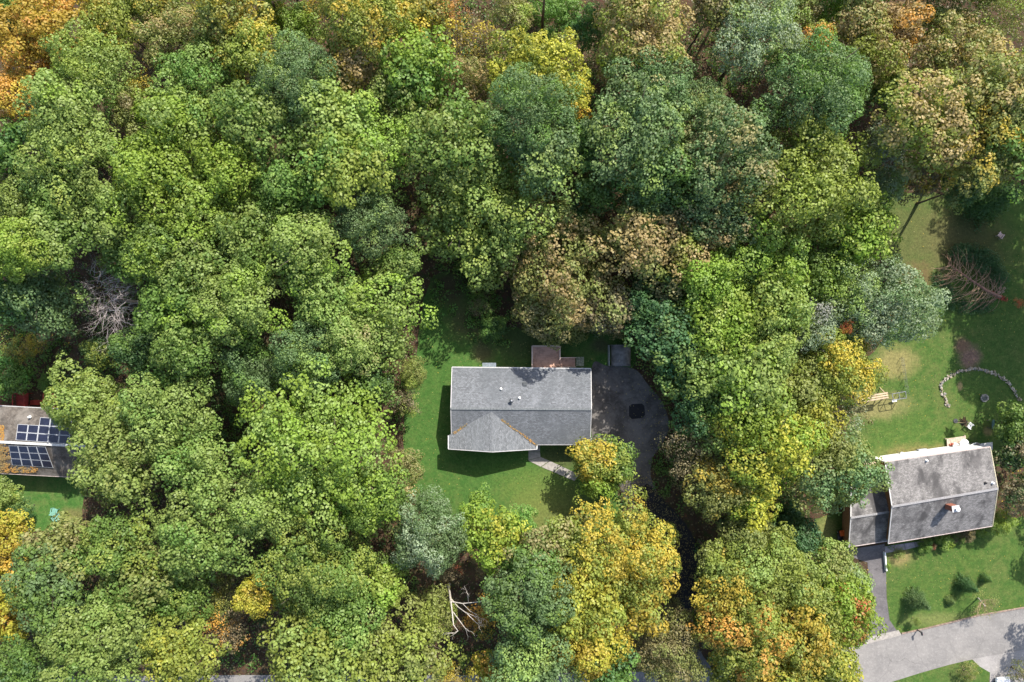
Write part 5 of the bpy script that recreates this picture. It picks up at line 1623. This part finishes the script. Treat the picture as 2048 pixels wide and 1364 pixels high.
CLEARED = []
M, A_, FI = 'maple', 'airy', 'fine'
T = [
 # ---- upper left
 (75, 78, 92, 18, 'gold+orange:.35', M, "wide orange-tan tree filling the top left corner"),
 (12, 22, 36, 15, 'green+ygreen:.3', M, "small green tree cut by the very top left corner"),
 (228, 48, 62, 16, 'ygreen+gold:.45', M, "dark-gapped yellow-green tree at the top edge right of the orange-tan corner tree"),
 (350, 78, 74, 16, 'olive+peach:.4', FI, "brown-olive fine-leaved tree near the top edge, left of the bright yellow sapling"),
 (300, 10, 40, 14, 'ygreen+gold:.5', M, "yellow-gold crown cut by the top edge, left of the brown-olive tree"),
 (462, 30, 70, 17, 'olive+gold:.5', M, "olive tree with gold tips at the top edge, left of the bright yellow sapling"),
 (545, 35, 34, 10, 'yellow+lime:.5', FI, "narrow bright yellow sapling by the top edge between two darker trees"),
 (603, 50, 46, 11, 'lime+light:.5', FI, "low lime green feathery tree right of the bright yellow sapling"),
 (640, 5, 38, 12, 'olive+gold:.5', A_, "thin olive tree at the top edge above the lime feathery tree"),
 (728, 40, 84, 17, 'ygreen+gold:.35', M, "big yellow-green tree with some gold at the top edge left of centre"),
 (190, 132, 78, 16, 'light+ygreen:.4', FI, "light green tree with bare twigs showing, below the orange-tan corner tree"),
 (500, 108, 62, 16, 'ygreen+gold:.35', M, "yellow-green tree just below the bright yellow sapling"),
 (405, 165, 80, 17, 'light+green:.4', M, "light green tree left of the big dusty blue-green one in the upper left"),
 (598, 158, 90, 18, 'blue+light:.25', FI, "big round dusty blue-green tree in the upper left part of the wood"),
 (20, 195, 42, 15, 'orange+gold:.4', M, "small orange tree at the left edge below the orange-tan corner tree"),
 (55, 245, 32, 12, 'orange+brown:.5', A_, "thin rusty orange tree low in the gap near the left edge"),
 (128, 222, 76, 18, 'light+lime:.3', M, "light green many-lobed tree right of the small orange tree at the left edge"),
 (275, 235, 48, 14, 'tan+olive:.5', FI, "small tan tree among green ones in the upper left"),
 (268, 178, 40, 13, 'olive+gold:.35', A_, "thin olive-gold tree in the dark gap above the small tan tree"),
 (155, 310, 88, 18, 'light+ygreen:.3', M, "large light green tree near the left edge, below the light many-lobed one"),
 (22, 300, 58, 16, 'green+dark:.4', M, "mid green tree cut by the left edge beside the large light green one"),
 (372, 255, 74, 17, 'lime+light:.45', M, "fresh yellow-green tree right of the small tan tree"),
 (520, 240, 78, 17, 'light+green:.5', M, "light green tree directly below the big dusty blue-green tree"),
 (305, 345, 74, 17, 'lime+green:.3', M, "yellow-green tree below the small tan tree in the upper left wood"),
 (465, 335, 70, 16, 'lime+ygreen:.3', M, "bright yellow-green tree two crowns below the dusty blue-green tree"),
 (668, 235, 78, 17, 'light+ygreen:.3', M, "light green tree right of and below the dusty blue-green tree"),
 (120, 395, 62, 16, 'green+light:.4', M, "mid green round tree two crowns in from the left edge, above the dead grey brush"),
 (235, 430, 72, 16, 'light+lime:.3', M, "light green tree up and right of the dead grey brush"),
 (400, 420, 72, 17, 'lime+light:.4', M, "yellow-green tree in the middle of the left wood, three crowns above the bluish pair"),
 (580, 385, 72, 15, 'green+light:.25', M, "darker mid green tree in the left wood, left of the yellow-green one"),
 (682, 345, 74, 17, 'ygreen+green:.4', M, "yellow-green tree just left of the large central green crown"),
 (18, 415, 60, 17, 'light+green:.4', M, "green tree at the left edge, fourth down from the corner"),
 (38, 500, 62, 18, 'lime+ygreen:.4', M, "yellow-green tree at the left edge, level with the top of the dead grey brush"),
 (118, 485, 64, 17, 'green+light:.45', M, "green tree immediately up and left of the dead grey brush"),
 (84, 602, 66, 15, 'blue+light:.35', M, "bluish green tree immediately left of the dead grey brush"),
 (15, 600, 46, 14, 'green+dark:.4', M, "dark green tree at the left edge left of the dead grey brush"),
 (266, 505, 54, 14, 'light+green:.35', M, "green tree touching the upper right side of the dead grey brush"),
 (315, 500, 62, 15, 'green+lime:.4', M, "green tree with dark cracks, second crown right of the dead grey brush"),
 (395, 535, 74, 17, 'light+green:.45', M, "large light green crown level with the dead grey brush, third to its right"),
 (510, 480, 72, 16, 'green+light:.5', M, "mid green crown in the left wood, above the star-shaped light one"),
 (612, 500, 74, 18, 'light+lime:.4', M, "star-shaped light green crown above the trees left of the main lawn"),
 (350, 610, 74, 16, 'green+lime:.4', M, "green crown right of the lower end of the dead grey brush"),
 (478, 610, 84, 18, 'light+lime:.35', M, "large light yellow-green crown in the middle of the left wood"),
 (640, 590, 66, 16, 'light+green:.4', M, "light green crown between the star-shaped crown and the lawn's left tree"),
 (748, 625, 96, 13, 'light+lime:.35', M, "large light green tree whose right edge overhangs the main lawn's left side"),
 (700, 690, 60, 14, 'light+tan:.2', M, "small light green tree below the large one overhanging the main lawn"),
 (375, 700, 66, 15, 'green+light:.35', M, "green tree above the large olive crown right of the solar roof"),
 (285, 705, 56, 12, 'dark+green:.5', M, "low dark green tree right of the brown clearing behind the solar roof"),
 (505, 735, 66, 14, 'blue+green:.4', FI, "left one of two dusty bluish trees above the huge bright green tree"),
 (622, 712, 72, 14, 'blue+light:.35', FI, "right one of two dusty bluish trees above the huge bright green tree"),
 (430, 775, 40, 10, 'dark+brown:.3', A_, "low thin dark tree in the gap left of the bluish pair"),
 (745, 765, 46, 11, 'dark+green:.5', M, "low dark green tree on the left border of the main lawn"),
 (815, 800, 32, 6, 'brown+ygreen:.4', A_, "low brownish bush on the left border of the main lawn"),
 (828, 745, 28, 6.5, 'olive+ygreen:.5', FI, "small olive yellow bush beside the main lawn, level with the roof's top edge"),
 (180, 808, 70, 11, 'light+ygreen:.4', M, "pale yellow-green tree covering the right end of the solar roof"),
 (345, 825, 88, 15, 'light+green:.35', M, "wide light green tree right of the pale tree over the solar roof"),
 (640, 885, 152, 20, 'lime+light:.4', M, "huge bright green tree left of the grey-roofed main house"),
 (745, 1000, 66, 15, 'green+lime:.5', M, "green crown at the lower right foot of the huge bright green tree"),
 (530, 1010, 66, 15, 'light+lime:.35', M, "light green crown at the lower left foot of the huge bright green tree"),
 (812, 935, 38, 8, 'olive+tan:.5', FI, "small tan-olive tree on the left edge of the front lawn"),
 (790, 1010, 44, 11, 'olive+peach:.4', A_, "tan thin-leaved tree between the huge bright tree and the pale blue-green one"),
 (255, 915, 100, 15, 'light+olive:.3', M, "large olive-green many-lobed tree touching the right end of the solar-roofed house"),
 (400, 930, 76, 16, 'light+green:.4', M, "light green tree between the large olive one and the huge bright green one"),
 # ---- lower left
 (2, 1080, 58, 9, 'gold+yellow:.5', M, "golden yellow tree at the left edge, upper one of two"),
 (10, 1215, 72, 12, 'yellow+orange:.35', M, "golden orange tree at the left edge, lower one of two"),
 (8, 985, 32, 5, 'light+ygreen:.4', M, "small light green tree at the left edge under the solar roof"),
 (45, 1018, 22, 3.5, 'teal+light:.5', FI, "small blue-green bush at the left edge of the shaded left lawn"),
 (130, 1105, 68, 14, 'olive+tan:.35', M, "olive tree with tan top just below the left lawn"),
 (240, 1095, 66, 15, 'green+ygreen:.45', M, "green tree right of the olive tan-topped tree below the left lawn"),
 (92, 1175, 76, 16, 'blue+green:.5', M, "dark blue-green tree right of the golden pair at the left edge"),
 (412, 1065, 94, 17, 'light+green:.4', M, "large light green tree left of the bottom of the huge bright green one"),
 (285, 1165, 74, 15, 'olive+green:.5', M, "olive green tree in the lower left wood, left of the bright yellow small tree"),
 (365, 1190, 58, 14, 'green+ygreen:.4', M, "green tree between the olive one and the small bright yellow tree"),
 (205, 1290, 96, 17, 'light+green:.3', M, "large light green tree near the bottom edge, second from the left corner"),
 (52, 1345, 62, 14, 'green+dark:.4', M, "dark green tree in the bottom left corner"),
 (120, 1265, 46, 11, 'dark+olive:.4', M, "low dark tree in the gap above the bottom left corner tree"),
 (365, 1300, 76, 16, 'ygreen+yellow:.35', M, "yellow-green tree at the bottom edge left of the bare brown gap"),
 (455, 1262, 42, 10, 'brown+orange:.5', A_, "thin orange-brown tree above the bare gap at the bottom edge"),
 (512, 1192, 40, 13, 'yellow+gold:.4', M, "small bright yellow tree alone among green ones, lower left of centre"),
 (430, 1215, 30, 9, 'olive+gold:.4', A_, "thin olive-gold sapling left of the small bright yellow tree"),
 (632, 1128, 104, 17, 'green+ygreen:.45', M, "wide olive-green tree below the huge bright green one"),
 (690, 1225, 70, 15, 'green+light:.4', M, "green tree below the wide olive-green one, left of the white dead snag"),
 (600, 1240, 40, 9, 'tan+light:.4', A_, "thin pale sapling right of the small bright yellow tree"),
 (640, 1318, 100, 16, 'ygreen+light:.45', M, "wide yellow-green tree at the bottom edge right of the bare brown gap"),
 (760, 1170, 50, 12, 'ygreen+lime:.4', M, "yellow-green tree below the pale blue-green one, left of the dead snag"),
 (800, 1320, 94, 14, 'olive+ygreen:.5', M, "wide tan-yellow tree at the bottom edge below the dead snag"),
 # ---- bottom centre
 (862, 1062, 76, 13, 'blue+silver:.4', FI, "pale dusty blue-green tree at the lower edge of the front lawn"),
 (995, 1070, 62, 12, 'lime+yellow:.3', M, "lime green tree right of the pale blue-green one below the front lawn"),
 (955, 1015, 34, 8, 'lime+green:.4', M, "small lime green tree on the lower edge of the front lawn"),
 (1045, 1035, 30, 6, 'bright+light:.4', FI, "low bright green bush merging into the front lawn"),
 (870, 1222, 46, 9, 'olive+ygreen:.5', FI, "olive young tree directly left of the white dead snag"),
 (962, 1225, 38, 8, 'gold+orange:.5', A_, "low golden orange tree behind the white dead snag's branches"),
 (895, 1140, 30, 7, 'brown+red:.4', A_, "thin red-brown tree at the foot of the white dead snag"),
 (968, 1135, 28, 7, 'brown+peach:.5', A_, "low brown bush between the dead snag and the dark blue-green trees"),
 (985, 1345, 44, 10, 'yellow+orange:.3', M, "small yellow-orange tree at the bottom edge below the dead snag"),
 (905, 1350, 34, 8, 'gold+brown:.4', A_, "thin golden tree at the bottom edge, left of the small yellow-orange one"),
 (1062, 1195, 84, 16, 'blue+green:.5', M, "dark blue-green tree left of the big yellow one at the lower centre"),
 (1068, 1322, 84, 15, 'blue+light:.35', M, "dusty blue-green tree at the bottom edge of the picture, centre"),
 (1060, 1108, 52, 13, 'green+tan:.35', M, "green-grey tree between the lime tree and the big yellow one"),
 (1226, 1104, 108, 15, 'ygreen+gold:.55', M, "big golden-topped tree directly below the walkway tree"),
 (1140, 1090, 52, 12, 'ygreen+tan:.5', M, "olive yellow tree at the left flank of the big golden-topped one"),
 (1168, 1195, 84, 15, 'yellow+ygreen:.55', M, "yellow tree right of the dark blue-green tree at the lower centre"),
 (1268, 1195, 70, 14, 'gold+ygreen:.55', M, "gold and green tree left of the black shaded driveway"),
 (1185, 1285, 66, 13, 'gold+yellow:.5', M, "gold tree near the bottom edge, right of the dusty blue-green one"),
 (1225, 1335, 56, 14, 'green+dark:.3', M, "green tree at the bottom edge right of centre"),
 (1335, 1300, 72, 12, 'tan+olive:.5', FI, "tan-olive tree at the bottom edge left of the driveway's mouth"),
 (1372, 1245, 30, 9, 'brown+peach:.5', A_, "thin brown sapling reaching over the shaded driveway's lower end"),
 # ---- near the main house
 (1184, 920, 44, 7.5, 'ygreen+gold:.6', M, "golden small tree at the right front corner of the main house, over the walkway's end"),
 (1230, 922, 45, 6.5, 'green+ygreen:.6', M, "green small tree beside the golden one at the main house's right front corner"),
 (1195, 965, 34, 6, 'ygreen+lime:.5', M, "yellow-green small tree at the foot of the golden one by the walkway"),
 (1118, 525, 118, 10.4, 'olive+peach:.5', M, "wide tan and green tree above the red deck"),
 (1100, 625, 60, 7.5, 'olive+tan:.5', M, "tan-olive tree just above the red deck"),
 (1215, 610, 54, 10, 'brown+olive:.5', M, "brown-olive tree up and left of the dark shelter"),
 (1275, 615, 44, 9, 'teal+dark:.5', M, "dark teal tree directly above the dark shelter"),
 (1280, 490, 66, 14, 'olive+peach:.55', M, "peach-tipped tree right of the wide tan and green tree"),
 (1370, 500, 62, 14, 'ygreen+peach:.6', M, "peach and gold tree above the wood right of the driveway"),
 (1325, 570, 50, 10, 'dark+tan:.35', M, "low dark tree below the two peach-tipped ones"),
 (965, 610, 24, 3.5, 'brown+green:.5', A_, "low brown-green bush at the top of the main lawn"),
 (985, 655, 26, 3.5, 'dark+green:.5', FI, "small dark green bush on the lawn left of the red deck"),
 (1345, 668, 68, 13, 'teal+light:.4', M, "dark bluish tree right of the dark shelter"),
 (1338, 748, 32, 8, 'dark+light:.4', M, "dark green tree overhanging the parking area's upper right"),
 # ---- upper centre
 (700, 132, 48, 14, 'gold+peach:.5', M, "small orange-yellow tree right of the dusty blue-green one, near the top"),
 (842, 138, 74, 15, 'lime+green:.45', M, "bright green tree near the top, left of the yellow orange-rimmed one"),
 (935, 165, 46, 13, 'olive+peach:.6', FI, "tan small tree left of the yellow orange-rimmed one"),
 (1072, 150, 88, 16, 'ygreen+yellow:.6', M, "yellow orange-rimmed tree standing at the edge of the ravine gap, top centre"),
 (1145, 195, 42, 14, 'yellow+orange:.3', M, "bright yellow tree at the lower right of the orange-rimmed yellow one"),
 (1055, 235, 96, 19, 'blue+green:.35', FI, "dark blue-green tree in front of the yellow orange-rimmed one"),
 (812, 192, 68, 15, 'olive+green:.5', M, "olive green tree below the bright green one, near the top centre"),
 (765, 300, 84, 17, 'light+lime:.4', M, "light yellow-green tree left of the small orange bush in the gap"),
 (806, 268, 16, 11, 'orange+red:.5', A_, "small orange-red bush in a gap of the green canopy"),
 (915, 292, 94, 17, 'light+green:.45', M, "green tree above the large central green crown"),
 (968, 415, 138, 14, 'light+ygreen:.35', M, "large central green crown with yellow tips, above the main lawn"),
 (1095, 320, 66, 17, 'blue+light:.35', M, "dusty green tree right of the green tree above the central crown"),
 (1160, 290, 50, 14, 'blue+green:.35', M, "grey-green tree at the ravine's foot, top centre"),
 (742, 445, 68, 15, 'blue+light:.3', FI, "dusty grey-green tree left of the large central crown"),
 (800, 525, 40, 12, 'green+light:.4', M, "green tree in the gap between the central crown and the lawn's left tree"),
 (1195, 385, 44, 12, 'green+dark:.5', M, "small dark green tree in the dark gap right of the central crown"),
 (1135, 440, 40, 11, 'dark+olive:.5', M, "low dark tree in the shade between the central crown and the wide tan tree"),
 (845, 32, 58, 14, 'olive+gold:.4', M, "olive-gold tree at the top edge left of the thin orange-brown one"),
 (895, 25, 34, 12, 'orange+brown:.5', A_, "thin orange-brown tree at the top edge, centre"),
 (945, 85, 50, 10, 'brown+gold:.5', A_, "thin brown and gold tree in the gap near the top centre"),
 (890, 95, 38, 9, 'brown+olive:.5', A_, "low brown tree left of the brown and gold one in the top gap"),
 (1022, 25, 42, 13, 'tan+ygreen:.5', FI, "tan feathery tree at the top edge, left of the bare ravine trunk"),
 (1120, 25, 38, 9, 'bright+green:.5', FI, "low bright green tree at the top edge above the ravine"),
 (1175, 60, 40, 9, 'bright+dark:.4', FI, "low green tree on the right bank of the ravine"),
 (1105, 90, 26, 6, 'green+bright:.5', A_, "small green sapling at the ravine's left bank"),
 (1285, 78, 90, 17, 'ygreen+peach:.62', M, "tan-yellow tree at the top edge right of the ravine gap"),
 # ---- upper right
 (1295, 170, 84, 17, 'blue+tan:.25', FI, "dusty blue-green tree below the tan-yellow one, right of the ravine"),
 (1270, 265, 98, 18, 'blue+light:.35', M, "large dusty green tree right of the dark blue-green one"),
 (1395, 225, 62, 16, 'blue+olive:.4', FI, "dusty olive tree between the large dusty green and the big blue-green ones"),
 (1450, 300, 92, 18, 'blue+tan:.35', M, "large dusty tree with tan tips left of the yellow-green one"),
 (1325, 350, 72, 16, 'green+blue:.5', M, "green tree below the large dusty green one"),
 (1430, 415, 82, 16, 'blue+peach:.45', M, "grey-green tree with pale pinkish tips, above the peach and gold one"),
 (1300, 425, 60, 14, 'blue+light:.4', M, "dusty tree left of the pinkish-tipped grey-green one"),
 (1628, 178, 108, 19, 'blue+green:.4', FI, "very large blue-green tree in the upper right wood"),
 (1510, 72, 86, 17, 'silver+light:.4', FI, "pale dusty green tree at the top edge, right part"),
 (1590, 20, 48, 14, 'tan+light:.4', FI, "tan tree at the top edge between the pale dusty and the bright green one"),
 (1430, 12, 52, 15, 'tan+olive:.5', M, "tan-olive crown cut by the top edge left of the pale dusty green tree"),
 (1655, 25, 38, 11, 'bright+lime:.5', FI, "bright green narrow tree at the top edge, right part"),
 (1638, 90, 42, 14, 'ygreen+orange:.5', M, "small orange and green tree below the bright green narrow one"),
 (1735, 112, 62, 15, 'ygreen+peach:.5', M, "yellow peach-tipped tree right of the small orange and green one"),
 (1720, 38, 48, 14, 'olive+peach:.6', M, "peach-coloured tree at the top edge above the yellow peach-tipped one"),
 (1805, 50, 48, 15, 'peach+orange:.45', M, "red-orange tree near the top edge, upper right"),
 (1862, 10, 44, 12, 'dark+olive:.5', A_, "dark thin tree at the top edge right of the red-orange one"),
 (1905, 108, 82, 16, 'olive+peach:.6', M, "peach and green tree right of and below the red-orange one"),
 (1995, 30, 72, 15, 'olive+lime:.4', A_, "open olive green tree in the top right corner"),
 (1990, 185, 88, 20, 'olive+peach:.5', M, "peach-tipped green tree at the right edge, second from the top"),
 (1850, 248, 90, 20, 'ygreen+peach:.58', M, "golden peach tree above the shaded back lawn"),
 (1775, 175, 46, 12, 'dark+ygreen:.5', M, "dark olive tree in the gap left of the golden peach one"),
 (1950, 275, 90, 20, 'olive+gold:.35', M, "olive gold tree right of the golden peach one"),
 (2035, 300, 66, 19, 'olive+green:.5', M, "olive tree cut by the right edge above the spruce"),
 (1838, 345, 44, 10, 'brown+gold:.4', M, "low rusty tree on the upper edge of the shaded back lawn"),
 (1925, 376, 42, 12, 'dark+olive:.5', M, "dark olive tree jutting down into the shaded back lawn"),
 (1768, 295, 42, 14, 'silver+grey:.3', FI, "pale grey-green small tree right of the big yellow-green one"),
 (1775, 370, 38, 12, 'silver+light:.4', FI, "pale grey-green small tree, lower of two, left of the shaded back lawn"),
 (1615, 375, 124, 17, 'ygreen+olive:.3', M, "big yellow-green tree left of the shaded back lawn"),
 (1720, 460, 66, 15, 'lime+ygreen:.4', M, "lime green tree reaching over the back lawn's left edge"),
 # ---- right wood
 (1528, 515, 88, 15, 'lime+light:.4', M, "bright green tree below the big yellow-green one"),
 (1418, 570, 66, 13, 'lime+light:.4', M, "light green tree below the peach and gold one"),
 (1445, 652, 78, 15, 'lime+ygreen:.4', M, "yellow-green tree up and right of the dark bluish one by the shelter"),
 (1545, 610, 74, 15, 'ygreen+light:.5', M, "yellow-green tree between the bright green and the small silver ones"),
 (1635, 545, 60, 13, 'green+lime:.5', M, "green tree below the lime one at the back lawn's left edge"),
 (1700, 598, 74, 13, 'silver+light:.5', FI, "pale grey-green tree left of the silver-green one on the lawn"),
 (1785, 615, 84, 13, 'silver+blue:.4', FI, "round silver-green tree standing on the back lawn's left side"),
 (1625, 655, 46, 12, 'silver+grey:.3', FI, "small silver tree surrounded by yellow-green ones"),
 (1693, 655, 14, 12, 'red+orange:.4', A_, "small red sapling in a gap beside the pale grey-green tree"),
 (1535, 700, 60, 13, 'light+ygreen:.5', M, "light green tree left of the small silver one"),
 (1398, 740, 72, 13, 'light+teal:.35', M, "green tree right of the dark bluish one by the shelter"),
 (1500, 775, 76, 14, 'light+lime:.4', M, "pale yellow-green tree in the middle of the right wood"),
 (1672, 740, 78, 13, 'ygreen+gold:.4', M, "olive-gold tree left of the garden swing frame"),
 (1600, 770, 52, 12, 'ygreen+olive:.4', M, "yellow-olive tree left of the olive-gold one"),
 (1402, 818, 58, 11, 'teal+green:.5', M, "bluish green tree overhanging the right edge of the parking area"),
 (1622, 835, 66, 13, 'ygreen+yellow:.5', M, "yellow-tipped tree below the olive-gold one"),
 (1448, 850, 62, 13, 'light+peach:.25', M, "light green tree with pale tips right of the parking area's lower end"),
 (1690, 830, 42, 8, 'tan+silver:.5', A_, "thin tan-grey tree on the left edge of the neighbour's back lawn"),
 (1530, 890, 94, 15, 'lime+yellow:.4', M, "bright yellow-green tree right of the brown thin-leaved one"),
 (1660, 935, 88, 13, 'olive+blue:.5', M, "dusty olive-green tree touching the neighbour's garage roof"),
 (1396, 900, 70, 9, 'brown+tan:.4', A_, "brown thin-leaved tree leaning over the driveway's right side"),
 (1440, 978, 62, 12, 'olive+gold:.35', M, "olive tree with pale gold tips below the brown thin-leaved one"),
 (1498, 1010, 50, 13, 'lime+yellow:.6', M, "yellow tree right of the olive one with pale gold tips"),
 (1490, 1068, 56, 11, 'olive+dark:.4', M, "low dark olive tree below the yellow one"),
 (1600, 1075, 38, 8, 'dark+teal:.5', M, "dark green tree in the shade left of the garage"),
 # ---- lower right
 (1434, 1120, 40, 11, 'olive+ygreen:.5', M, "olive tree on the right bank of the shaded driveway"),
 (1512, 1135, 82, 14, 'ygreen+light:.5', M, "yellow-green tree below the low dark olive one"),
 (1455, 1185, 60, 13, 'ygreen+gold:.55', M, "yellow and gold tree right of the driveway's lower end"),
 (1425, 1245, 40, 10, 'green+bright:.4', M, "green small tree below the yellow and gold one"),
 (1582, 1160, 60, 13, 'light+ygreen:.4', M, "light green tree left of the garage driveway"),
 (1662, 1130, 44, 8, 'light+olive:.5', M, "small light green tree near the garage's lower left"),
 (1705, 1165, 34, 6, 'light+silver:.4', M, "small pale green tree directly left of the neighbour's driveway"),
 (1678, 1222, 72, 11, 'lime+red:.22', M, "lime green tree with red branches beside the neighbour's driveway"),
 (1490, 1258, 88, 15, 'ygreen+orange:.42', M, "orange and green tree in the lower right wood"),
 (1598, 1262, 84, 15, 'ygreen+gold:.5', M, "yellow-green gold-tipped tree right of the orange and green one"),
 (1640, 1335, 76, 13, 'ygreen+yellow:.45', M, "yellow-green tree at the bottom edge left of the road"),
 (1480, 1345, 66, 13, 'ygreen+gold:.4', M, "yellow-olive tree at the bottom edge right of the driveway's mouth"),
 (1560, 1335, 50, 12, 'gold+ygreen:.4', M, "gold tree at the bottom edge, lower right wood"),
 # ---- by the neighbour's house
 (2030, 850, 42, 6, 'green+light:.4', M, "green bush at the right edge behind the neighbour's house"),
 (2038, 912, 42, 6.5, 'dark+brown:.5', M, "dark tree with red-brown leaves at the right end of the neighbour's roof"),
 (2035, 985, 34, 6.5, 'brown+dark:.5', M, "dark brown bush at the right edge beside the neighbour's roof"),
 (2002, 1045, 26, 3.6, 'lime+light:.4', FI, "round lime green shrub at the lower right corner of the neighbour's house"),
]
for t_ in T: tree(*t_)
# trees just outside the picture whose shadows fall into it
for px, py, r, H, pal, lab in ((2300, 1005, 85, 14, 'green+light:.4', "green tree just outside the right edge, shading the front lawn"),
                               (2310, 1205, 70, 13, 'light+green:.4', "green tree just outside the right edge, shading the road"),
                               (2240, 300, 105, 18, 'green+dark:.4', "tall green tree just outside the right edge, shading the back lawn"),
                               (2260, 480, 95, 17, 'olive+green:.4', "olive tree just outside the right edge, shading the back lawn"),
                               (2340, 390, 95, 18, 'green+light:.4', "large green tree further outside the right edge, level with the spruce"),
                               (2265, 620, 75, 14, 'light+green:.4', "light green tree just outside the right edge level with the stone arc"),
                               (2250, 150, 110, 19, 'olive+peach:.4', "peach-tipped tree just outside the right edge, above the spruce"),
                               (120, -75, 80, 16, 'olive+gold:.4', "olive tree beyond the top edge, far left"),
                               (330, -80, 80, 16, 'green+light:.4', "green tree beyond the top edge, left"),
                               (540, -85, 80, 16, 'light+green:.4', "light tree beyond the top edge, left of centre"),
                               (760, -85, 80, 16, 'ygreen+gold:.4', "yellow-green tree beyond the top edge, near centre"),
                               (1280, -70, 80, 16, 'olive+peach:.4', "peach-tipped tree beyond the top edge, right of centre"),
                               (1500, -80, 80, 16, 'green+light:.4', "dusty green tree beyond the top edge, right"),
                               (1720, -80, 80, 16, 'blue+light:.4', "blue-green tree beyond the top edge, far right"),
                               (1930, -80, 80, 16, 'olive+green:.4', "olive green tree beyond the top edge, right corner")):
    tree(px, py, r, H, pal, M, lab)

# ------------------------------------------------------------------ undergrowth and fallen leaves (nobody could count them)
def scatter_pts(n, box, avoid=True):
    x = rng.uniform(box[0], box[2], n); y = rng.uniform(box[1], box[3], n)
    ok = np.ones(n, bool)
    if avoid:
        for c in CLEAR: ok &= ~inside(c, x, y)
    return x[ok], y[ok]


def clump_field(name, x, y, zlo, zhi, mat, k=16, rc=.38, L=.30, W=.20):
    C = np.stack([(x - 1024) / 16, (682 - y) / 16, rng.uniform(zlo, zhi, len(x))], 1)
    t = rng.random((len(x), 3))
    V, Cc = rosettes(C, rng.normal(0, .35, C.shape) + np.array((0, 0, 1)), t, k, L, W, rc, seed=5)
    me = leaf_mesh(name, V, Cc)
    me.materials.append(mat)
    o = bpy.data.objects.new(name, me); COL.objects.link(o)
    o['kind'] = 'stuff'
    return o


cl = rng.uniform(0, 1, (420, 2)) * np.array((2048, 1364))
ux, uy = [], []
for c in cl:
    n = rng.integers(8, 26)
    ux.append(c[0] + rng.normal(0, 26, n)); uy.append(c[1] + rng.normal(0, 26, n))
ux = np.concatenate(ux); uy = np.concatenate(uy)
ok = np.ones(len(ux), bool)
for c in CLEAR: ok &= ~inside(c, ux, uy)
clump_field("undergrowth", ux[ok], uy[ok], .1, .9, leaf_mat('green+dark:.5'))
sel = [(-10, 640, 110, 800, 60), (150, 660, 240, 760, 30), (440, 1270, 540, 1340, 20), (1040, 0, 1220, 230, 90), (860, 560, 1000, 650, 60), (940, 600, 1020, 690, 30)]
bx, by = [], []
for a in sel:
    bx.append(rng.uniform(a[0], a[2], a[4])); by.append(rng.uniform(a[1], a[3], a[4]))
clump_field("low_weeds", np.concatenate(bx), np.concatenate(by), .05, .5, leaf_mat('bright+dark:.4'), rc=.34)


def litter(name, x, y, z, mats_col, size=.11, zf=None):
    """flat lying leaves, each a small kite a little curled"""
    n = len(x)
    C = np.stack([(x - 1024) / 16, (682 - y) / 16, np.full(n, z)], 1) if zf is None else zf
    a = rng.uniform(0, 6.28, n); s = size * rng.uniform(.6, 1.4, n)
    d = np.stack([np.cos(a), np.sin(a), rng.uniform(-.1, .35, n)], 1); sd_ = np.stack([-np.sin(a), np.cos(a), rng.uniform(-.3, .3, n)], 1)
    C = C + np.array((0, 0, .02))
    V = np.stack([C - d * s[:, None] * np.array((1, 1, 0)), C + sd_ * (s * .7)[:, None] * np.array((1, 1, .4)), C + d * s[:, None], C - sd_ * (s * .7)[:, None] * np.array((1, 1, -.1))], 1).reshape(-1, 3)
    Cc = np.repeat(rng.random((n, 3)), 4, axis=0)
    me = leaf_mesh(name, V, Cc); me.materials.append(mats_col)
    o = bpy.data.objects.new(name, me); COL.objects.link(o); o['kind'] = 'stuff'
    return o


pk = np.array(park, float)
x = rng.uniform(1240, 1400, 5200); y = rng.uniform(950, 1350, 5200)
ok = inside(pk, x, y)
x2 = rng.uniform(1184, 1340, 900); y2 = rng.uniform(735, 960, 900)
e = inside(pk, x2, y2) & (rng.random(900) < np.clip((x2 - 1230) / 120, 0.05, 1))
litter("fallen_leaves", np.concatenate([x[ok], x2[e]]), np.concatenate([y[ok], y2[e]]), .03, leaf_mat('tan+peach:.6'), .07)
x = rng.uniform(-20, 2060, 42000); y = rng.uniform(-20, 1380, 42000)
ok = np.ones(len(x), bool)
for c in CLEAR: ok &= ~inside(c, x, y)
litter("leaf_litter", x[ok], y[ok], .01, leaf_mat('brown+gold:.3'), .12)

for Q_, nm_, mt_, sz_ in LEAFJOBS:
    litter(nm_, np.zeros(len(Q_)), np.zeros(len(Q_)), 0, mt_, sz_, zf=Q_)
for s_ in SHRUBS: bush(*s_)

x = rng.uniform(800, 2048, 16000); y = rng.uniform(380, 1300, 16000)
okl = np.zeros(len(x), bool)
for c in CLEAR[:5]: okl |= inside(c, x, y)
okl &= rng.random(len(x)) < .55 * (np.sin(x * .021) * np.cos(y * .017) + 1.1) / 2
for c in CLEAR[5:]:
    if len(c) < 12: okl &= ~inside(c, x, y)
litter("lawn_leaves", x[okl], y[okl], .01, leaf_mat('tan+gold:.5'), .06)
